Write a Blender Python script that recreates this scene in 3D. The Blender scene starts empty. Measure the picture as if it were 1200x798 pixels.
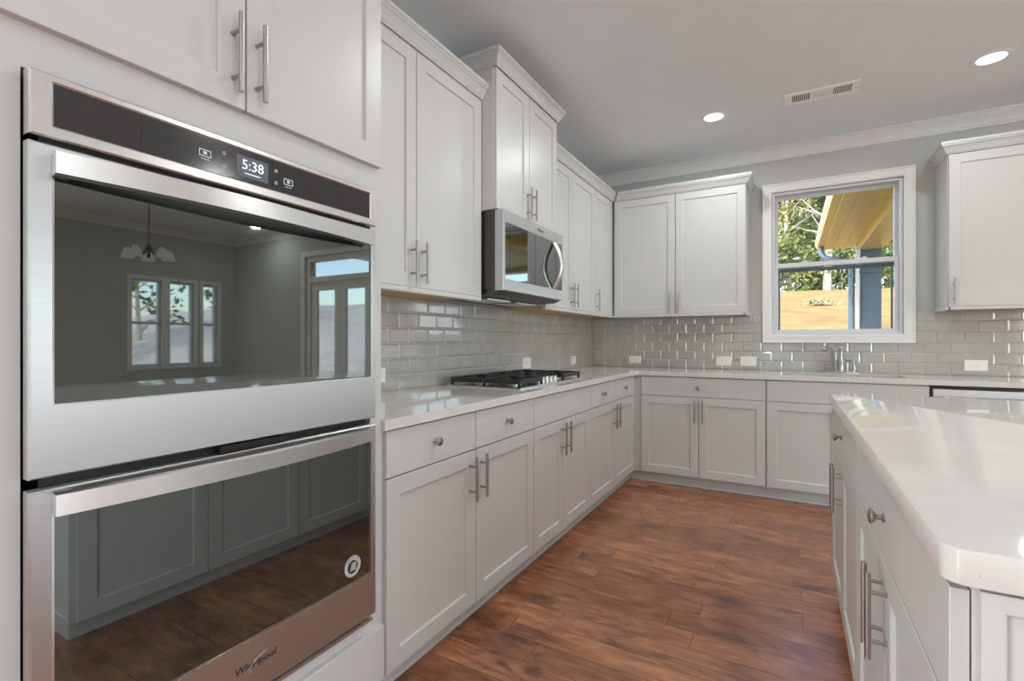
import bpy, math, random
from mathutils import Vector, Matrix
random.seed(7)
PI = math.pi
S = bpy.context.scene
COL = S.collection

# ------------------------------------------------------------------ camera, world, light, exposure
FZ = -0.035          # floor level
CEIL = 2.836
cam = bpy.data.cameras.new('camera'); camo = bpy.data.objects.new('camera', cam); COL.objects.link(camo)
cam.sensor_width = 36.0; cam.lens = 574.2 / 1200 * 36.0
cam.clip_start = 0.02; cam.clip_end = 300
camo.location = (1.7916, -4.8256, 1.1744); camo.rotation_euler = (PI / 2, 0, math.radians(29.58))
S.camera = camo
S.view_settings.view_transform = 'Standard'; S.view_settings.look = 'None'
S.view_settings.gamma = 1.0; S.view_settings.use_curve_mapping = False
S.view_settings.exposure = 0.22
S.cycles.use_denoising = True
S.cycles.max_bounces = 10; S.cycles.diffuse_bounces = 6; S.cycles.glossy_bounces = 5
S.cycles.transparent_max_bounces = 12; S.cycles.transmission_bounces = 4
S.cycles.sample_clamp_indirect = 6.0; S.cycles.caustics_reflective = False; S.cycles.caustics_refractive = False

SKY_STRENGTH = 0.66
SUN_STRENGTH = 2.5
CAN_FILL_POWER = 9.0
FILL_EAST, FILL_SOUTH, FILL_WEST = 84.0, 6.0, 52.0
W = bpy.data.worlds.new('sky'); S.world = W; W.use_nodes = True
nt = W.node_tree; nt.nodes.clear()
sky = nt.nodes.new('ShaderNodeTexSky'); sky.sky_type = 'NISHITA'; sky.sun_disc = False
sky.sun_elevation = math.radians(42); sky.sun_rotation = math.radians(200); sky.air_density = 1.0; sky.dust_density = 1.5
bg = nt.nodes.new('ShaderNodeBackground'); bg.inputs[1].default_value = SKY_STRENGTH
wo = nt.nodes.new('ShaderNodeOutputWorld')
nt.links.new(sky.outputs[0], bg.inputs[0]); nt.links.new(bg.outputs[0], wo.inputs[0])


def lamp(name, kind, loc, rot, energy, color=(1, 1, 1), **kw):
    l = bpy.data.lights.new(name, kind); l.energy = energy; l.color = color
    for k, v in kw.items(): setattr(l, k, v)
    o = bpy.data.objects.new(name, l); COL.objects.link(o); o.location = loc; o.rotation_euler = rot
    return o


lamp('sun', 'SUN', (0, -20, 30), (math.radians(50), 0, math.radians(-22)), SUN_STRENGTH, (1.0, 0.95, 0.86), angle=0.01)
# added fill lamps in unseen, made-up window openings behind and beside the camera
FILL_COL = (0.90, 1.0, 1.04)
lamp('window_daylight', 'AREA', (7.66, -5.7, 1.25), (0, math.radians(97), 0), FILL_EAST, FILL_COL, shape='RECTANGLE', size=1.9, size_y=2.9)
lamp('window_daylight', 'AREA', (6.45, -7.70, 1.25), (math.radians(97), 0, 0), FILL_SOUTH, FILL_COL, shape='RECTANGLE', size=1.9, size_y=1.9)
lamp('window_daylight', 'AREA', (-0.10, -6.2, 1.25), (0, math.radians(-97), 0), FILL_WEST, FILL_COL, shape='RECTANGLE', size=1.9, size_y=1.9)
# portals that help the sky light find the windows
for (loc, rot, sx, sy) in (((2.106, 0.14, 1.84), (-PI / 2, 0, 0), 0.9, 1.2), ((5.12, 0.14, 1.2), (-PI / 2, 0, 0), 1.25, 2.4),
                           ((7.74, -0.86, 1.44), (0, PI / 2, 0), 1.26, 1.3)):
    p = lamp('sky_portal', 'AREA', loc, rot, 1.0, shape='RECTANGLE', size=sx, size_y=sy)
    p.data.cycles.is_portal = True


# ------------------------------------------------------------------ materials
def srgb(r, g, b):
    f = lambda c: (c / 255 / 12.92) if c <= 10 else (((c / 255) + 0.055) / 1.055) ** 2.4
    return (f(r), f(g), f(b), 1)


class NT:
    def __init__(s, name):
        s.m = bpy.data.materials.new(name); s.m.use_nodes = True; s.t = s.m.node_tree
        s.p = s.t.nodes['Principled BSDF']; s.out = s.t.nodes['Material Output']
    def n(s, typ, **kw):
        nd = s.t.nodes.new(typ)
        for k, v in kw.items():
            if k.startswith('i_'): nd.inputs[int(k[2:])].default_value = v
            else: setattr(nd, k, v)
        return nd
    def l(s, a, b): s.t.links.new(a, b)
    def set(s, **kw):
        for k, v in kw.items(): s.p.inputs[k.replace('_', ' ')].default_value = v
    def coord(s, scale=(1, 1, 1)):
        tc = s.n('ShaderNodeTexCoord'); mp = s.n('ShaderNodeMapping'); mp.inputs['Scale'].default_value = scale
        s.l(tc.outputs['Object'], mp.inputs['Vector']); return mp.outputs[0]
    def noise(s, vec, scale, detail=3, rough=0.5):
        nz = s.n('ShaderNodeTexNoise'); nz.inputs['Scale'].default_value = scale; nz.inputs['Detail'].default_value = detail
        nz.inputs['Roughness'].default_value = rough; s.l(vec, nz.inputs['Vector']); return nz.outputs['Fac']
    def ramp(s, fac, stops):
        r = s.n('ShaderNodeValToRGB'); e = r.color_ramp.elements
        while len(e) < len(stops): e.new(0.5)
        for k, (pos, c) in enumerate(stops): e[k].position = pos; e[k].color = c
        s.l(fac, r.inputs[0]); return r.outputs[0]
    def bump(s, h, strength, dist=0.001):
        b = s.n('ShaderNodeBump'); b.inputs['Strength'].default_value = strength; b.inputs['Distance'].default_value = dist
        s.l(h, b.inputs['Height']); s.l(b.outputs[0], s.p.inputs['Normal']); return b


def simple(name, col, rough=0.5, metal=0.0, ior=1.5, noise_amt=0.0, nscale=40, bump=0.0, bscale=300):
    t = NT(name); t.set(Base_Color=col, Roughness=rough, Metallic=metal, IOR=ior)
    v = t.coord()
    if noise_amt > 0:
        a = tuple(c * (1 - noise_amt) for c in col[:3]) + (1,); b = tuple(min(1, c * (1 + noise_amt)) for c in col[:3]) + (1,)
        t.l(t.ramp(t.noise(v, nscale), [(0.3, a), (0.7, b)]), t.p.inputs['Base Color'])
    if bump > 0: t.bump(t.noise(v, bscale, 2), bump)
    return t.m


M = {}
M['cab'] = simple('cabinet_paint', (0.615, 0.615, 0.60, 1), 0.34, noise_amt=0.012, nscale=3, bump=0.03, bscale=90)
M['trim'] = simple('trim_paint', (0.82, 0.81, 0.79, 1), 0.38, noise_amt=0.01, nscale=4)
M['wall'] = simple('wall_paint', (0.52, 0.53, 0.505, 1), 0.75, noise_amt=0.015, nscale=6, bump=0.05, bscale=250)
M['ceil'] = simple('ceiling_paint', (0.845, 0.895, 0.92, 1), 0.85, noise_amt=0.01, nscale=5, bump=0.08, bscale=180)
M['nickel'] = simple('brushed_nickel', (0.40, 0.385, 0.36, 1), 0.32, 1.0, noise_amt=0.05, nscale=200)
M['chrome'] = simple('satin_faucet_steel', (0.60, 0.585, 0.56, 1), 0.30, 1.0, noise_amt=0.04, nscale=60)
M['black'] = simple('black_plastic', (0.012, 0.012, 0.012, 1), 0.4, noise_amt=0.1)
M['iron'] = simple('cast_iron', (0.025, 0.026, 0.027, 1), 0.45, noise_amt=0.2, nscale=120, bump=0.2, bscale=500)
M['dkmetal'] = simple('dark_sheet_metal', (0.10, 0.093, 0.085, 1), 0.4, 0.8, noise_amt=0.08)
M['ply'] = simple('birch_plywood', (0.55, 0.36, 0.19, 1), 0.55, noise_amt=0.12, nscale=12)
M['plastic'] = simple('white_plastic', (0.92, 0.91, 0.89, 1), 0.3, noise_amt=0.01)
M['vent'] = simple('white_enamel', (0.97, 0.975, 0.97, 1), 0.35, noise_amt=0.005)
M['slot'] = simple('outlet_slot_grey', (0.25, 0.25, 0.25, 1), 0.5, noise_amt=0.05)
M['glass_black'] = simple('dark_oven_glass', (0.010, 0.012, 0.011, 1), 0.02, 0.0, 2.6, noise_amt=0.05)
M['glass_black'].node_tree.nodes['Principled BSDF'].inputs['Specular Tint'].default_value = (0.90, 1.0, 0.955, 1)
M['panel_black'] = simple('control_glass', (0.032, 0.034, 0.034, 1), 0.12, 0.0, 1.6, noise_amt=0.05)
M['print'] = simple('white_print', (0.75, 0.76, 0.78, 1), 0.5, noise_amt=0.02)
M['logo'] = simple('dark_engraved_mark', (0.05, 0.05, 0.055, 1), 0.35, 0.4, noise_amt=0.05)
M['logo_light'] = simple('bright_chrome_mark', (0.85, 0.85, 0.85, 1), 0.2, 1.0, noise_amt=0.02)
M['sticker'] = simple('silver_sticker', (0.55, 0.54, 0.55, 1), 0.4, noise_amt=0.05)
M['navy'] = simple('sticker_blue', (0.02, 0.025, 0.06, 1), 0.4, noise_amt=0.05)
M['red'] = simple('sticker_red', (0.35, 0.05, 0.05, 1), 0.4, noise_amt=0.05)
M['bronze'] = simple('dark_bronze', (0.06, 0.05, 0.045, 1), 0.35, 0.9, noise_amt=0.1)
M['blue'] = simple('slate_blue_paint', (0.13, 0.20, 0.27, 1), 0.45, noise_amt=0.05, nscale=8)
M['soffit'] = simple('cream_soffit_paint', (0.60, 0.50, 0.19, 1), 0.35, noise_amt=0.08, nscale=3)  # cream paint with the straw's yellow bounce light put into the colour
M['shingle'] = simple('roof_shingle', (0.10, 0.09, 0.085, 1), 0.9, noise_amt=0.3, nscale=20)
M['vinyl'] = simple('window_vinyl', (0.70, 0.71, 0.735, 1), 0.35, noise_amt=0.01)
M['dirt'] = simple('pale_clay_soil', (0.74, 0.66, 0.60, 1), 0.9, noise_amt=0.2, nscale=2)
M['siding'] = simple('exterior_siding', (0.5, 0.5, 0.48, 1), 0.7, noise_amt=0.05)


def mk_steel(name, col, rough, streak=(4, 4, 500), aniso=0.0):
    t = NT(name); t.set(Metallic=1.0, Roughness=rough, Base_Color=col)
    n = t.noise(t.coord(streak), 1.0, 3, 0.6)
    a = tuple(c * 0.93 for c in col[:3]) + (1,)
    t.l(t.ramp(n, [(0.3, a), (0.7, col)]), t.p.inputs['Base Color'])
    t.bump(n, 0.06, 0.0006)
    if aniso:
        t.set(Anisotropic=aniso, Anisotropic_Rotation=0.0); tg = t.n('ShaderNodeTangent', direction_type='RADIAL', axis='Z'); t.l(tg.outputs[0], t.p.inputs['Tangent'])
    return t.m


M['steel'] = mk_steel('brushed_stainless', (0.585, 0.59, 0.59, 1), 0.43, aniso=0.85)
M['steel_v'] = mk_steel('brushed_stainless_trim', (0.80, 0.795, 0.785, 1), 0.26, (120, 120, 120))


def mk_emit(name, col, strength):
    t = NT(name); t.set(Base_Color=(0.02, 0.02, 0.02, 1), Emission_Color=col, Emission_Strength=strength); return t.m


M['screen'] = mk_emit('lit_screen', srgb(102, 108, 124), 0.55)
M['digits'] = mk_emit('lit_digits', (1, 1, 1, 1), 1.0)
M['lens'] = mk_emit('lit_lens', (1, 0.97, 0.92, 1), 3.0)
M['shade_glass'] = mk_emit('frosted_shade', (1, 0.95, 0.88, 1), 0.45)


def mk_quartz():
    t = NT('white_quartz'); v = t.coord()
    base = t.ramp(t.noise(v, 9, 4), [(0.35, (0.69, 0.665, 0.635, 1)), (0.7, (0.73, 0.705, 0.675, 1))])
    vo = t.n('ShaderNodeTexVoronoi'); vo.inputs['Scale'].default_value = 150; t.l(v, vo.inputs['Vector'])
    sp = t.ramp(vo.outputs['Distance'], [(0.08, (1, 1, 1, 1)), (0.16, (0, 0, 0, 1))])
    gate = t.ramp(t.noise(v, 45, 1), [(0.50, (0, 0, 0, 1)), (0.55, (1, 1, 1, 1))])
    mu = t.n('ShaderNodeMath', operation='MULTIPLY'); t.l(sp, mu.inputs[0]); t.l(gate, mu.inputs[1])
    mx = t.n('ShaderNodeMix', data_type='RGBA'); t.l(mu.outputs[0], mx.inputs[0]); t.l(base, mx.inputs[6]); mx.inputs[7].default_value = (0.42, 0.39, 0.35, 1)
    t.l(mx.outputs[2], t.p.inputs['Base Color']); t.set(Roughness=0.06, IOR=1.55)
    return t.m


M['quartz'] = mk_quartz()


def mk_tile():
    t = NT('glazed_grey_tile'); v = t.coord()
    c = t.ramp(t.noise(v, 5, 2), [(0.3, (0.43, 0.42, 0.39, 1)), (0.7, (0.49, 0.48, 0.45, 1))])
    t.l(c, t.p.inputs['Base Color']); t.set(Roughness=0.06, IOR=1.9)
    t.bump(t.noise(v, 14, 1), 0.06, 0.004)
    return t.m


M['tile'] = mk_tile()
M['grout'] = simple('pale_grout', (0.60, 0.58, 0.54, 1), 0.8, noise_amt=0.05, nscale=80)


def mk_floor():
    t = NT('hickory_floor'); v = t.coord()
    br = t.n('ShaderNodeTexBrick'); t.l(v, br.inputs['Vector'])
    br.offset = 0.43; br.offset_frequency = 2; br.squash = 1.45; br.squash_frequency = 3
    for k, val in (('Color1', (0, 0, 0, 1)), ('Color2', (1, 1, 1, 1)), ('Mortar', (0.5, 0.5, 0.5, 1)), ('Scale', 1.0), ('Mortar Size', 0.0013),
                   ('Mortar Smooth', 0.3), ('Bias', 0.0), ('Brick Width', 0.92), ('Row Height', 0.128)):
        br.inputs[k].default_value = val
    # every plank reads its own stretch of the grain
    off = t.n('ShaderNodeVectorMath', operation='SCALE'); off.inputs['Scale'].default_value = 37.0
    t.l(br.outputs['Color'], off.inputs[0])
    ad = t.n('ShaderNodeVectorMath', operation='ADD'); t.l(v, ad.inputs[0]); t.l(off.outputs[0], ad.inputs[1])
    m1 = t.n('ShaderNodeMapping'); m1.inputs['Scale'].default_value = (1.5, 6.5, 1); t.l(ad.outputs[0], m1.inputs[0])
    m2 = t.n('ShaderNodeMapping'); m2.inputs['Scale'].default_value = (4.2, 6.5, 1); t.l(ad.outputs[0], m2.inputs[0])
    nz = t.n('ShaderNodeTexNoise'); nz.inputs['Scale'].default_value = 2.2; nz.inputs['Detail'].default_value = 7; nz.inputs['Distortion'].default_value = 2.2
    t.l(m1.outputs[0], nz.inputs['Vector'])
    mot = t.noise(m2.outputs[0], 1.0, 4, 0.6)
    grain = t.ramp(nz.outputs['Fac'], [(0.28, (0.185, 0.062, 0.026, 1)), (0.52, (0.34, 0.135, 0.065, 1)), (0.75, (0.48, 0.225, 0.115, 1))])
    dark = t.ramp(mot, [(0.30, (0.38, 0.36, 0.36, 1)), (0.45, (0.95, 0.95, 0.95, 1)), (0.75, (1.15, 1.15, 1.1, 1))])
    mx = t.n('ShaderNodeMix', data_type='RGBA', blend_type='MULTIPLY'); mx.inputs[0].default_value = 1.0
    t.l(grain, mx.inputs[6]); t.l(dark, mx.inputs[7])
    tone = t.ramp(br.outputs['Color'], [(0.0, (0.92, 0.90, 0.90, 1)), (1.0, (1.32, 1.32, 1.32, 1))])
    mx2 = t.n('ShaderNodeMix', data_type='RGBA', blend_type='MULTIPLY'); mx2.inputs[0].default_value = 1.0
    t.l(mx.outputs[2], mx2.inputs[6]); t.l(tone, mx2.inputs[7])
    mx3 = t.n('ShaderNodeMix', data_type='RGBA'); t.l(br.outputs['Fac'], mx3.inputs[0]); t.l(mx2.outputs[2], mx3.inputs[6]); mx3.inputs[7].default_value = (0.03, 0.012, 0.007, 1)
    t.l(mx3.outputs[2], t.p.inputs['Base Color'])
    t.l(t.ramp(mot, [(0.3, (0.34, 0.34, 0.34, 1)), (0.7, (0.24, 0.24, 0.24, 1))]), t.p.inputs['Roughness'])
    # hand scraped surface and plank joints
    m3 = t.n('ShaderNodeMapping'); m3.inputs['Scale'].default_value = (3, 22, 1); t.l(ad.outputs[0], m3.inputs[0])
    scr = t.noise(m3.outputs[0], 1.0, 2)
    sub = t.n('ShaderNodeMath', operation='SUBTRACT'); t.l(scr, sub.inputs[0]); t.l(br.outputs['Fac'], sub.inputs[1])
    t.bump(sub.outputs[0], 0.35, 0.003)
    t.set(IOR=1.5, Coat_Weight=0.35, Coat_Roughness=0.26)
    return t.m


M['floor'] = mk_floor()


def mk_glass():
    t = NT('clear_window_glass'); t.t.nodes.remove(t.p)
    tr = t.n('ShaderNodeBsdfTransparent'); tr.inputs[0].default_value = (0.97, 0.98, 0.98, 1)
    gl = t.n('ShaderNodeBsdfGlossy'); gl.inputs['Roughness'].default_value = 0.0
    lw = t.n('ShaderNodeLayerWeight'); lw.inputs[0].default_value = 0.5
    pw = t.n('ShaderNodeMath', operation='POWER'); pw.inputs[1].default_value = 5.0; t.l(lw.outputs['Facing'], pw.inputs[0])
    fr = t.n('ShaderNodeMath', operation='MULTIPLY_ADD'); fr.inputs[1].default_value = 0.7; fr.inputs[2].default_value = 0.025; t.l(pw.outputs[0], fr.inputs[0])
    mx = t.n('ShaderNodeMixShader'); t.l(fr.outputs[0], mx.inputs[0]); t.l(tr.outputs[0], mx.inputs[1]); t.l(gl.outputs[0], mx.inputs[2])
    t.l(mx.outputs[0], t.out.inputs[0]); return t.m


M['pane'] = mk_glass()


def mk_straw():
    t = NT('straw_covered_soil'); v = t.coord()
    c = t.ramp(t.noise(v, 1.4, 6, 0.65), [(0.30, (0.29, 0.16, 0.055, 1)), (0.5, (0.37, 0.235, 0.066, 1)), (0.72, (0.45, 0.335, 0.12, 1))])
    t.l(c, t.p.inputs['Base Color']); t.set(Roughness=0.9); t.bump(t.noise(v, 18, 4), 0.6, 0.05); return t.m


M['straw'] = mk_straw()


def mk_leaf(name, a, b, c):
    t = NT(name); v = t.coord()
    t.l(t.ramp(t.noise(v, 1.6, 5, 0.7), [(0.3, a), (0.5, b), (0.7, c)]), t.p.inputs['Base Color'])
    t.set(Roughness=0.55); t.p.inputs['Transmission Weight'].default_value = 0.0; return t.m


LEAF = [mk_leaf('green_leaves', (0.04, 0.075, 0.022, 1), (0.135, 0.20, 0.048, 1), (0.33, 0.37, 0.12, 1)),
        mk_leaf('deep_green_leaves', (0.018, 0.05, 0.018, 1), (0.065, 0.135, 0.037, 1), (0.19, 0.26, 0.08, 1)),
        mk_leaf('yellow_green_leaves', (0.09, 0.11, 0.03, 1), (0.27, 0.28, 0.075, 1), (0.45, 0.41, 0.15, 1))]
M['bark'] = simple('pale_bark', (0.52, 0.46, 0.40, 1), 0.9, noise_amt=0.25, nscale=6)


# ------------------------------------------------------------------ mesh building
def FW(pl): return lambda a, c, z: (pl + c, a, z)      # fronts that look to +x
def FN(pl): return lambda a, c, z: (a, pl - c, z)      # fronts that look to -y
def FI(pl): return lambda a, c, z: (pl - c, a, z)      # fronts that look to -x
def ID(a, c, z): return (a, c, z)


class MB:
    def __init__(s): s.v = []; s.f = []
    def add(s, vs, fs, f=ID):
        k = len(s.v); s.v += [f(*p) for p in vs]; s.f += [[i + k for i in q] for q in fs]; return s
    def box(s, a0, a1, c0, c1, z0, z1, f=ID):
        return s.add([(a0, c0, z0), (a1, c0, z0), (a1, c1, z0), (a0, c1, z0), (a0, c0, z1), (a1, c0, z1), (a1, c1, z1), (a0, c1, z1)],
                     [(0, 3, 2, 1), (4, 5, 6, 7), (0, 1, 5, 4), (1, 2, 6, 5), (2, 3, 7, 6), (3, 0, 4, 7)], f)
    def rings(s, rs, f=ID, cap0=True, cap1=True, closed=True):
        n = len(rs[0]); vs = [p for r in rs for p in r]; fs = []
        for i in range(len(rs) - 1):
            for j in range(n if closed else n - 1):
                j2 = (j + 1) % n; fs.append((i * n + j, i * n + j2, (i + 1) * n + j2, (i + 1) * n + j))
        if cap0: fs.append(tuple(range(n))[::-1])
        if cap1: fs.append(tuple((len(rs) - 1) * n + j for j in range(n)))
        return s.add(vs, fs, f)
    def shaker(s, a0, a1, z0, z1, f, c0=0.0, t=0.02, st=0.062, rec=0.009):
        R = lambda d, c: [(a0 + d, c, z0 + d), (a1 - d, c, z0 + d), (a1 - d, c, z1 - d), (a0 + d, c, z1 - d)]
        e = 0.0012
        return s.rings([R(0, c0), R(0, c0 + t - e), R(e, c0 + t), R(st, c0 + t), R(st + 0.003, c0 + t - 0.002), R(st + 0.004, c0 + t - rec)], f)
    def slab(s, a0, a1, z0, z1, f, c0=0.0, t=0.02, e=0.0015):
        R = lambda d, c: [(a0 + d, c, z0 + d), (a1 - d, c, z0 + d), (a1 - d, c, z1 - d), (a0 + d, c, z1 - d)]
        return s.rings([R(0, c0), R(0, c0 + t - e), R(e, c0 + t)], f)
    def tube(s, pts, r, n=12, f=ID, cap=True):
        pts = [Vector(p) for p in pts]; rs = r if isinstance(r, (list, tuple)) else [r] * len(pts); out = []; up = None
        for i, p in enumerate(pts):
            d = (pts[min(i + 1, len(pts) - 1)] - pts[max(i - 1, 0)]).normalized()
            if up is None: up = d.orthogonal().normalized()
            up = (up - d * up.dot(d)).normalized(); w = d.cross(up)
            out.append([tuple(p + (up * math.cos(2 * PI * k / n) + w * math.sin(2 * PI * k / n)) * rs[i]) for k in range(n)])
        return s.rings(out, f, cap, cap)
    def lathe(s, prof, origin, axis, n=20, f=ID):
        o = Vector(origin); d = Vector(axis).normalized(); u = d.orthogonal().normalized(); w = d.cross(u)
        out = [[tuple(o + d * h + (u * math.cos(2 * PI * k / n) + w * math.sin(2 * PI * k / n)) * max(r, 1e-5)) for k in range(n)] for r, h in prof]
        return s.rings(out, f)
    def sweep(s, prof, a0, a1, f, m0=0.0, m1=0.0):
        # prof = closed list of (c, z); the ends are cut so that the end moves by m * c (a mitre)
        return s.rings([[(a0 - m0 * c, c, z) for c, z in prof], [(a1 + m1 * c, c, z) for c, z in prof]], f)
    def slabgrid(s, xs, ys, inc, z0, z1, f=ID):
        nx, ny = len(xs), len(ys); idx = {}; vs = []; fs = []
        def V(i, j, k):
            if (i, j, k) not in idx: idx[(i, j, k)] = len(vs); vs.append((xs[i], ys[j], (z0, z1)[k]))
            return idx[(i, j, k)]
        I = lambda i, j: 0 <= i < nx - 1 and 0 <= j < ny - 1 and inc(i, j)
        for i in range(nx - 1):
            for j in range(ny - 1):
                if not I(i, j): continue
                fs.append((V(i, j, 1), V(i + 1, j, 1), V(i + 1, j + 1, 1), V(i, j + 1, 1)))
                fs.append((V(i, j, 0), V(i, j + 1, 0), V(i + 1, j + 1, 0), V(i + 1, j, 0)))
                for (di, dj, p, q) in ((-1, 0, (i, j), (i, j + 1)), (1, 0, (i + 1, j + 1), (i + 1, j)), (0, -1, (i + 1, j), (i, j)), (0, 1, (i, j + 1), (i + 1, j + 1))):
                    if not I(i + di, j + dj): fs.append((V(*p, 0), V(*q, 0), V(*q, 1), V(*p, 1))[::-1])
        return s.add(vs, fs, f)
    def build(s, name, mat, parent=None, smooth=False, bevel=0.0, seg=2, recalc=True, flat_angle=35):
        base = Vector((0, 0, 0))
        if parent is not None:
            q = parent
            while q is not None: base += Vector(q.location); q = q.parent
        me = bpy.data.meshes.new(name)
        me.from_pydata([tuple(Vector(p) - base) for p in s.v], [], s.f); me.update()
        if recalc:
            import bmesh
            b = bmesh.new(); b.from_mesh(me); bmesh.ops.recalc_face_normals(b, faces=b.faces[:]); b.to_mesh(me); b.free()
        me.materials.append(mat)
        if smooth:
            me.shade_smooth(); me.set_sharp_from_angle(angle=math.radians(flat_angle))
        o = bpy.data.objects.new(name, me); COL.objects.link(o)
        if parent is not None: o.parent = parent
        if bevel > 0:
            md = o.modifiers.new('edge', 'BEVEL'); md.width = bevel; md.segments = seg; md.limit_method = 'ANGLE'; md.angle_limit = math.radians(40)
        return o


def tag(o, label, cat, group=None):
    o['label'] = label; o['category'] = cat
    if group: o['group'] = group
    return o


def thing(name, label, cat, loc, group=None):
    o = bpy.data.objects.new(name, None); COL.objects.link(o); o.location = loc; o.empty_display_size = 0.1
    return tag(o, label, cat, group)


def struct(name, mb, mat, **kw):
    o = mb.build(name, mat, **kw); o['kind'] = 'structure'; return o


def sroot(name, loc):
    o = bpy.data.objects.new(name, None); COL.objects.link(o); o.location = loc; o['kind'] = 'structure'; return o


def text_mesh(name, body, size, mat, parent, f, a, z, c, align='CENTER', depth=0.0006, font_scale=1.0, shear=0.0):
    cu = bpy.data.curves.new(name, 'FONT'); cu.body = body; cu.size = size; cu.align_x = align; cu.align_y = 'CENTER'
    cu.extrude = depth; cu.shear = shear; cu.resolution_u = 3
    tmp = bpy.data.objects.new(name, cu); COL.objects.link(tmp)
    bpy.context.view_layer.update()
    me = bpy.data.meshes.new_from_object(tmp.evaluated_get(bpy.context.evaluated_depsgraph_get()))
    COL.objects.unlink(tmp); bpy.data.objects.remove(tmp)
    b = MB(); b.add([(a + v.co.x * font_scale, c + v.co.z, z + v.co.y) for v in me.vertices], [tuple(p.vertices) for p in me.polygons], f)
    return b.build(name, mat, parent)


# ------------------------------------------------------------------ cabinet pieces
def pull(parent, f, a, z, c, L=0.185, r=0.0062, out=0.034, span=0.105):
    b = MB()
    b.tube([(a, c + out, z - L / 2), (a, c + out, z + L / 2)], r, 14, f)
    for s_ in (-1, 1):
        b.tube([(a, c, z + s_ * span / 2), (a, c + out - r * 0.5, z + s_ * span / 2)], 0.0046, 10, f)
        b.lathe([(0.0062, 0), (0.0062, 0.002), (0.0046, 0.0025)], (a, c, z + s_ * span / 2), (0, 1, 0), 12, f)
    return b.build('pull_handle', M['nickel'], parent, smooth=True)


def knob(parent, f, a, z, c):
    b = MB()
    b.lathe([(0.009, 0), (0.009, 0.003), (0.0055, 0.006), (0.0055, 0.014), (0.012, 0.019), (0.0165, 0.0235), (0.0165, 0.027), (0.012, 0.030), (0.0, 0.031)], (a, c, z), (0, 1, 0), 20, f)
    return b.build('knob', M['nickel'], parent, smooth=True)


def door(parent, f, a0, a1, z0, z1, hand=None, hz=None, c0=0.0):
    o = MB().shaker(a0, a1, z0, z1, f, c0).build('door', M['cab'], parent)
    if hand is not None: pull(o, f, hand, hz, c0 + 0.02)
    return o


def drawer(parent, f, a0, a1, z0, z1, ka=None, kz=None, c0=0.0, name='drawer'):
    o = MB().slab(a0, a1, z0, z1, f, c0).build(name, M['cab'], parent)
    if ka is not None: knob(o, f, ka, kz, c0 + 0.02)
    return o


CROWN = [(0.0, 0.0), (0.006, 0.0), (0.010, 0.008), (0.014, 0.012), (0.020, 0.026), (0.032, 0.044), (0.040, 0.050), (0.040, 0.058), (0.045, 0.060), (0.045, 0.078), (0.0, 0.078)]


def crown(parent, f, a0, a1, c, z, m0, m1, ends=()):
    b = MB(); b.sweep([(c + x, z + y) for x, y in CROWN], a0 + m0 * c, a1 - m1 * c, f, m0, m1)
    for (f2, e0, e1, n0, n1, c2) in ends: b.sweep([(c2 + x, z + y) for x, y in CROWN], e0 + n0 * c2, e1 - n1 * c2, f2, n0, n1)
    return b.build('crown_molding', M['cab'], parent)


def light_rail(parent, f, a0, a1, c, z0, z1, extra=()):
    b = MB(); b.box(a0, a1, c - 0.018, c + 0.012, z0, z1, f)
    for (f2, e0, e1, c2) in extra: b.box(e0, e1, c2 - 0.018, c2 + 0.012, z0, z1, f2)
    return b.build('light_rail', M['cab'], parent, bevel=0.004)


# ------------------------------------------------------------------ room shell
XR, YS = 7.6, -7.6
struct('floor', MB().box(-0.15, XR + 0.15, YS - 0.15, 0.15, FZ - 0.12, FZ), M['floor'])
struct('ceiling', MB().box(-0.15, XR + 0.15, YS - 0.15, 0.15, CEIL, CEIL + 0.12), M['ceil'])
struct('wall_west', MB().slabgrid([YS - 0.15, -7.2, -5.2, 0.15], [FZ, 0.30, 2.25, CEIL], lambda i, j: not (i == 1 and j == 1), 0.0, 0.15, lambda a, c, z: (-z, a, c)), M['wall'])
struct('wall_south', MB().slabgrid([0, 5.45, 7.45, XR], [FZ, 0.10, 2.30, CEIL], lambda i, j: not (i == 1 and j == 1), 0.0, 0.15, lambda a, c, z: (a, YS - z, c)), M['wall'])
wx = (0, 1.652, 2.560, 4.45, 5.80, XR + 0.15); wz = (FZ, 1.225, 2.41, 2.455, CEIL)
struct('wall_north', MB().slabgrid(wx, wz, lambda i, j: not ((i == 1 and j in (1, 2)) or (i == 3 and j in (0, 1))), -0.15, 0.0,
                                   lambda a, c, z: (a, -z, c)), M['wall'])
EW = ((-1.47, -1.08), (-0.98, -0.63), (-0.50, -0.27))
ey = [YS]; ey += [-7.2, -4.2]
for a, b in EW: ey += [a, b]
ey += [0.0]
ez = (FZ, 0.30, 0.80, 2.06, 2.40, CEIL)
def einc(i, j):
    if i == 1 and j in (1, 2, 3): return False
    if i in (3, 5, 7) and j == 2: return False
    return True
struct('wall_east', MB().slabgrid(ey, ez, einc, 0.0, 0.15, lambda a, c, z: (XR + z, a, c)), M['wall'])
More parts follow.
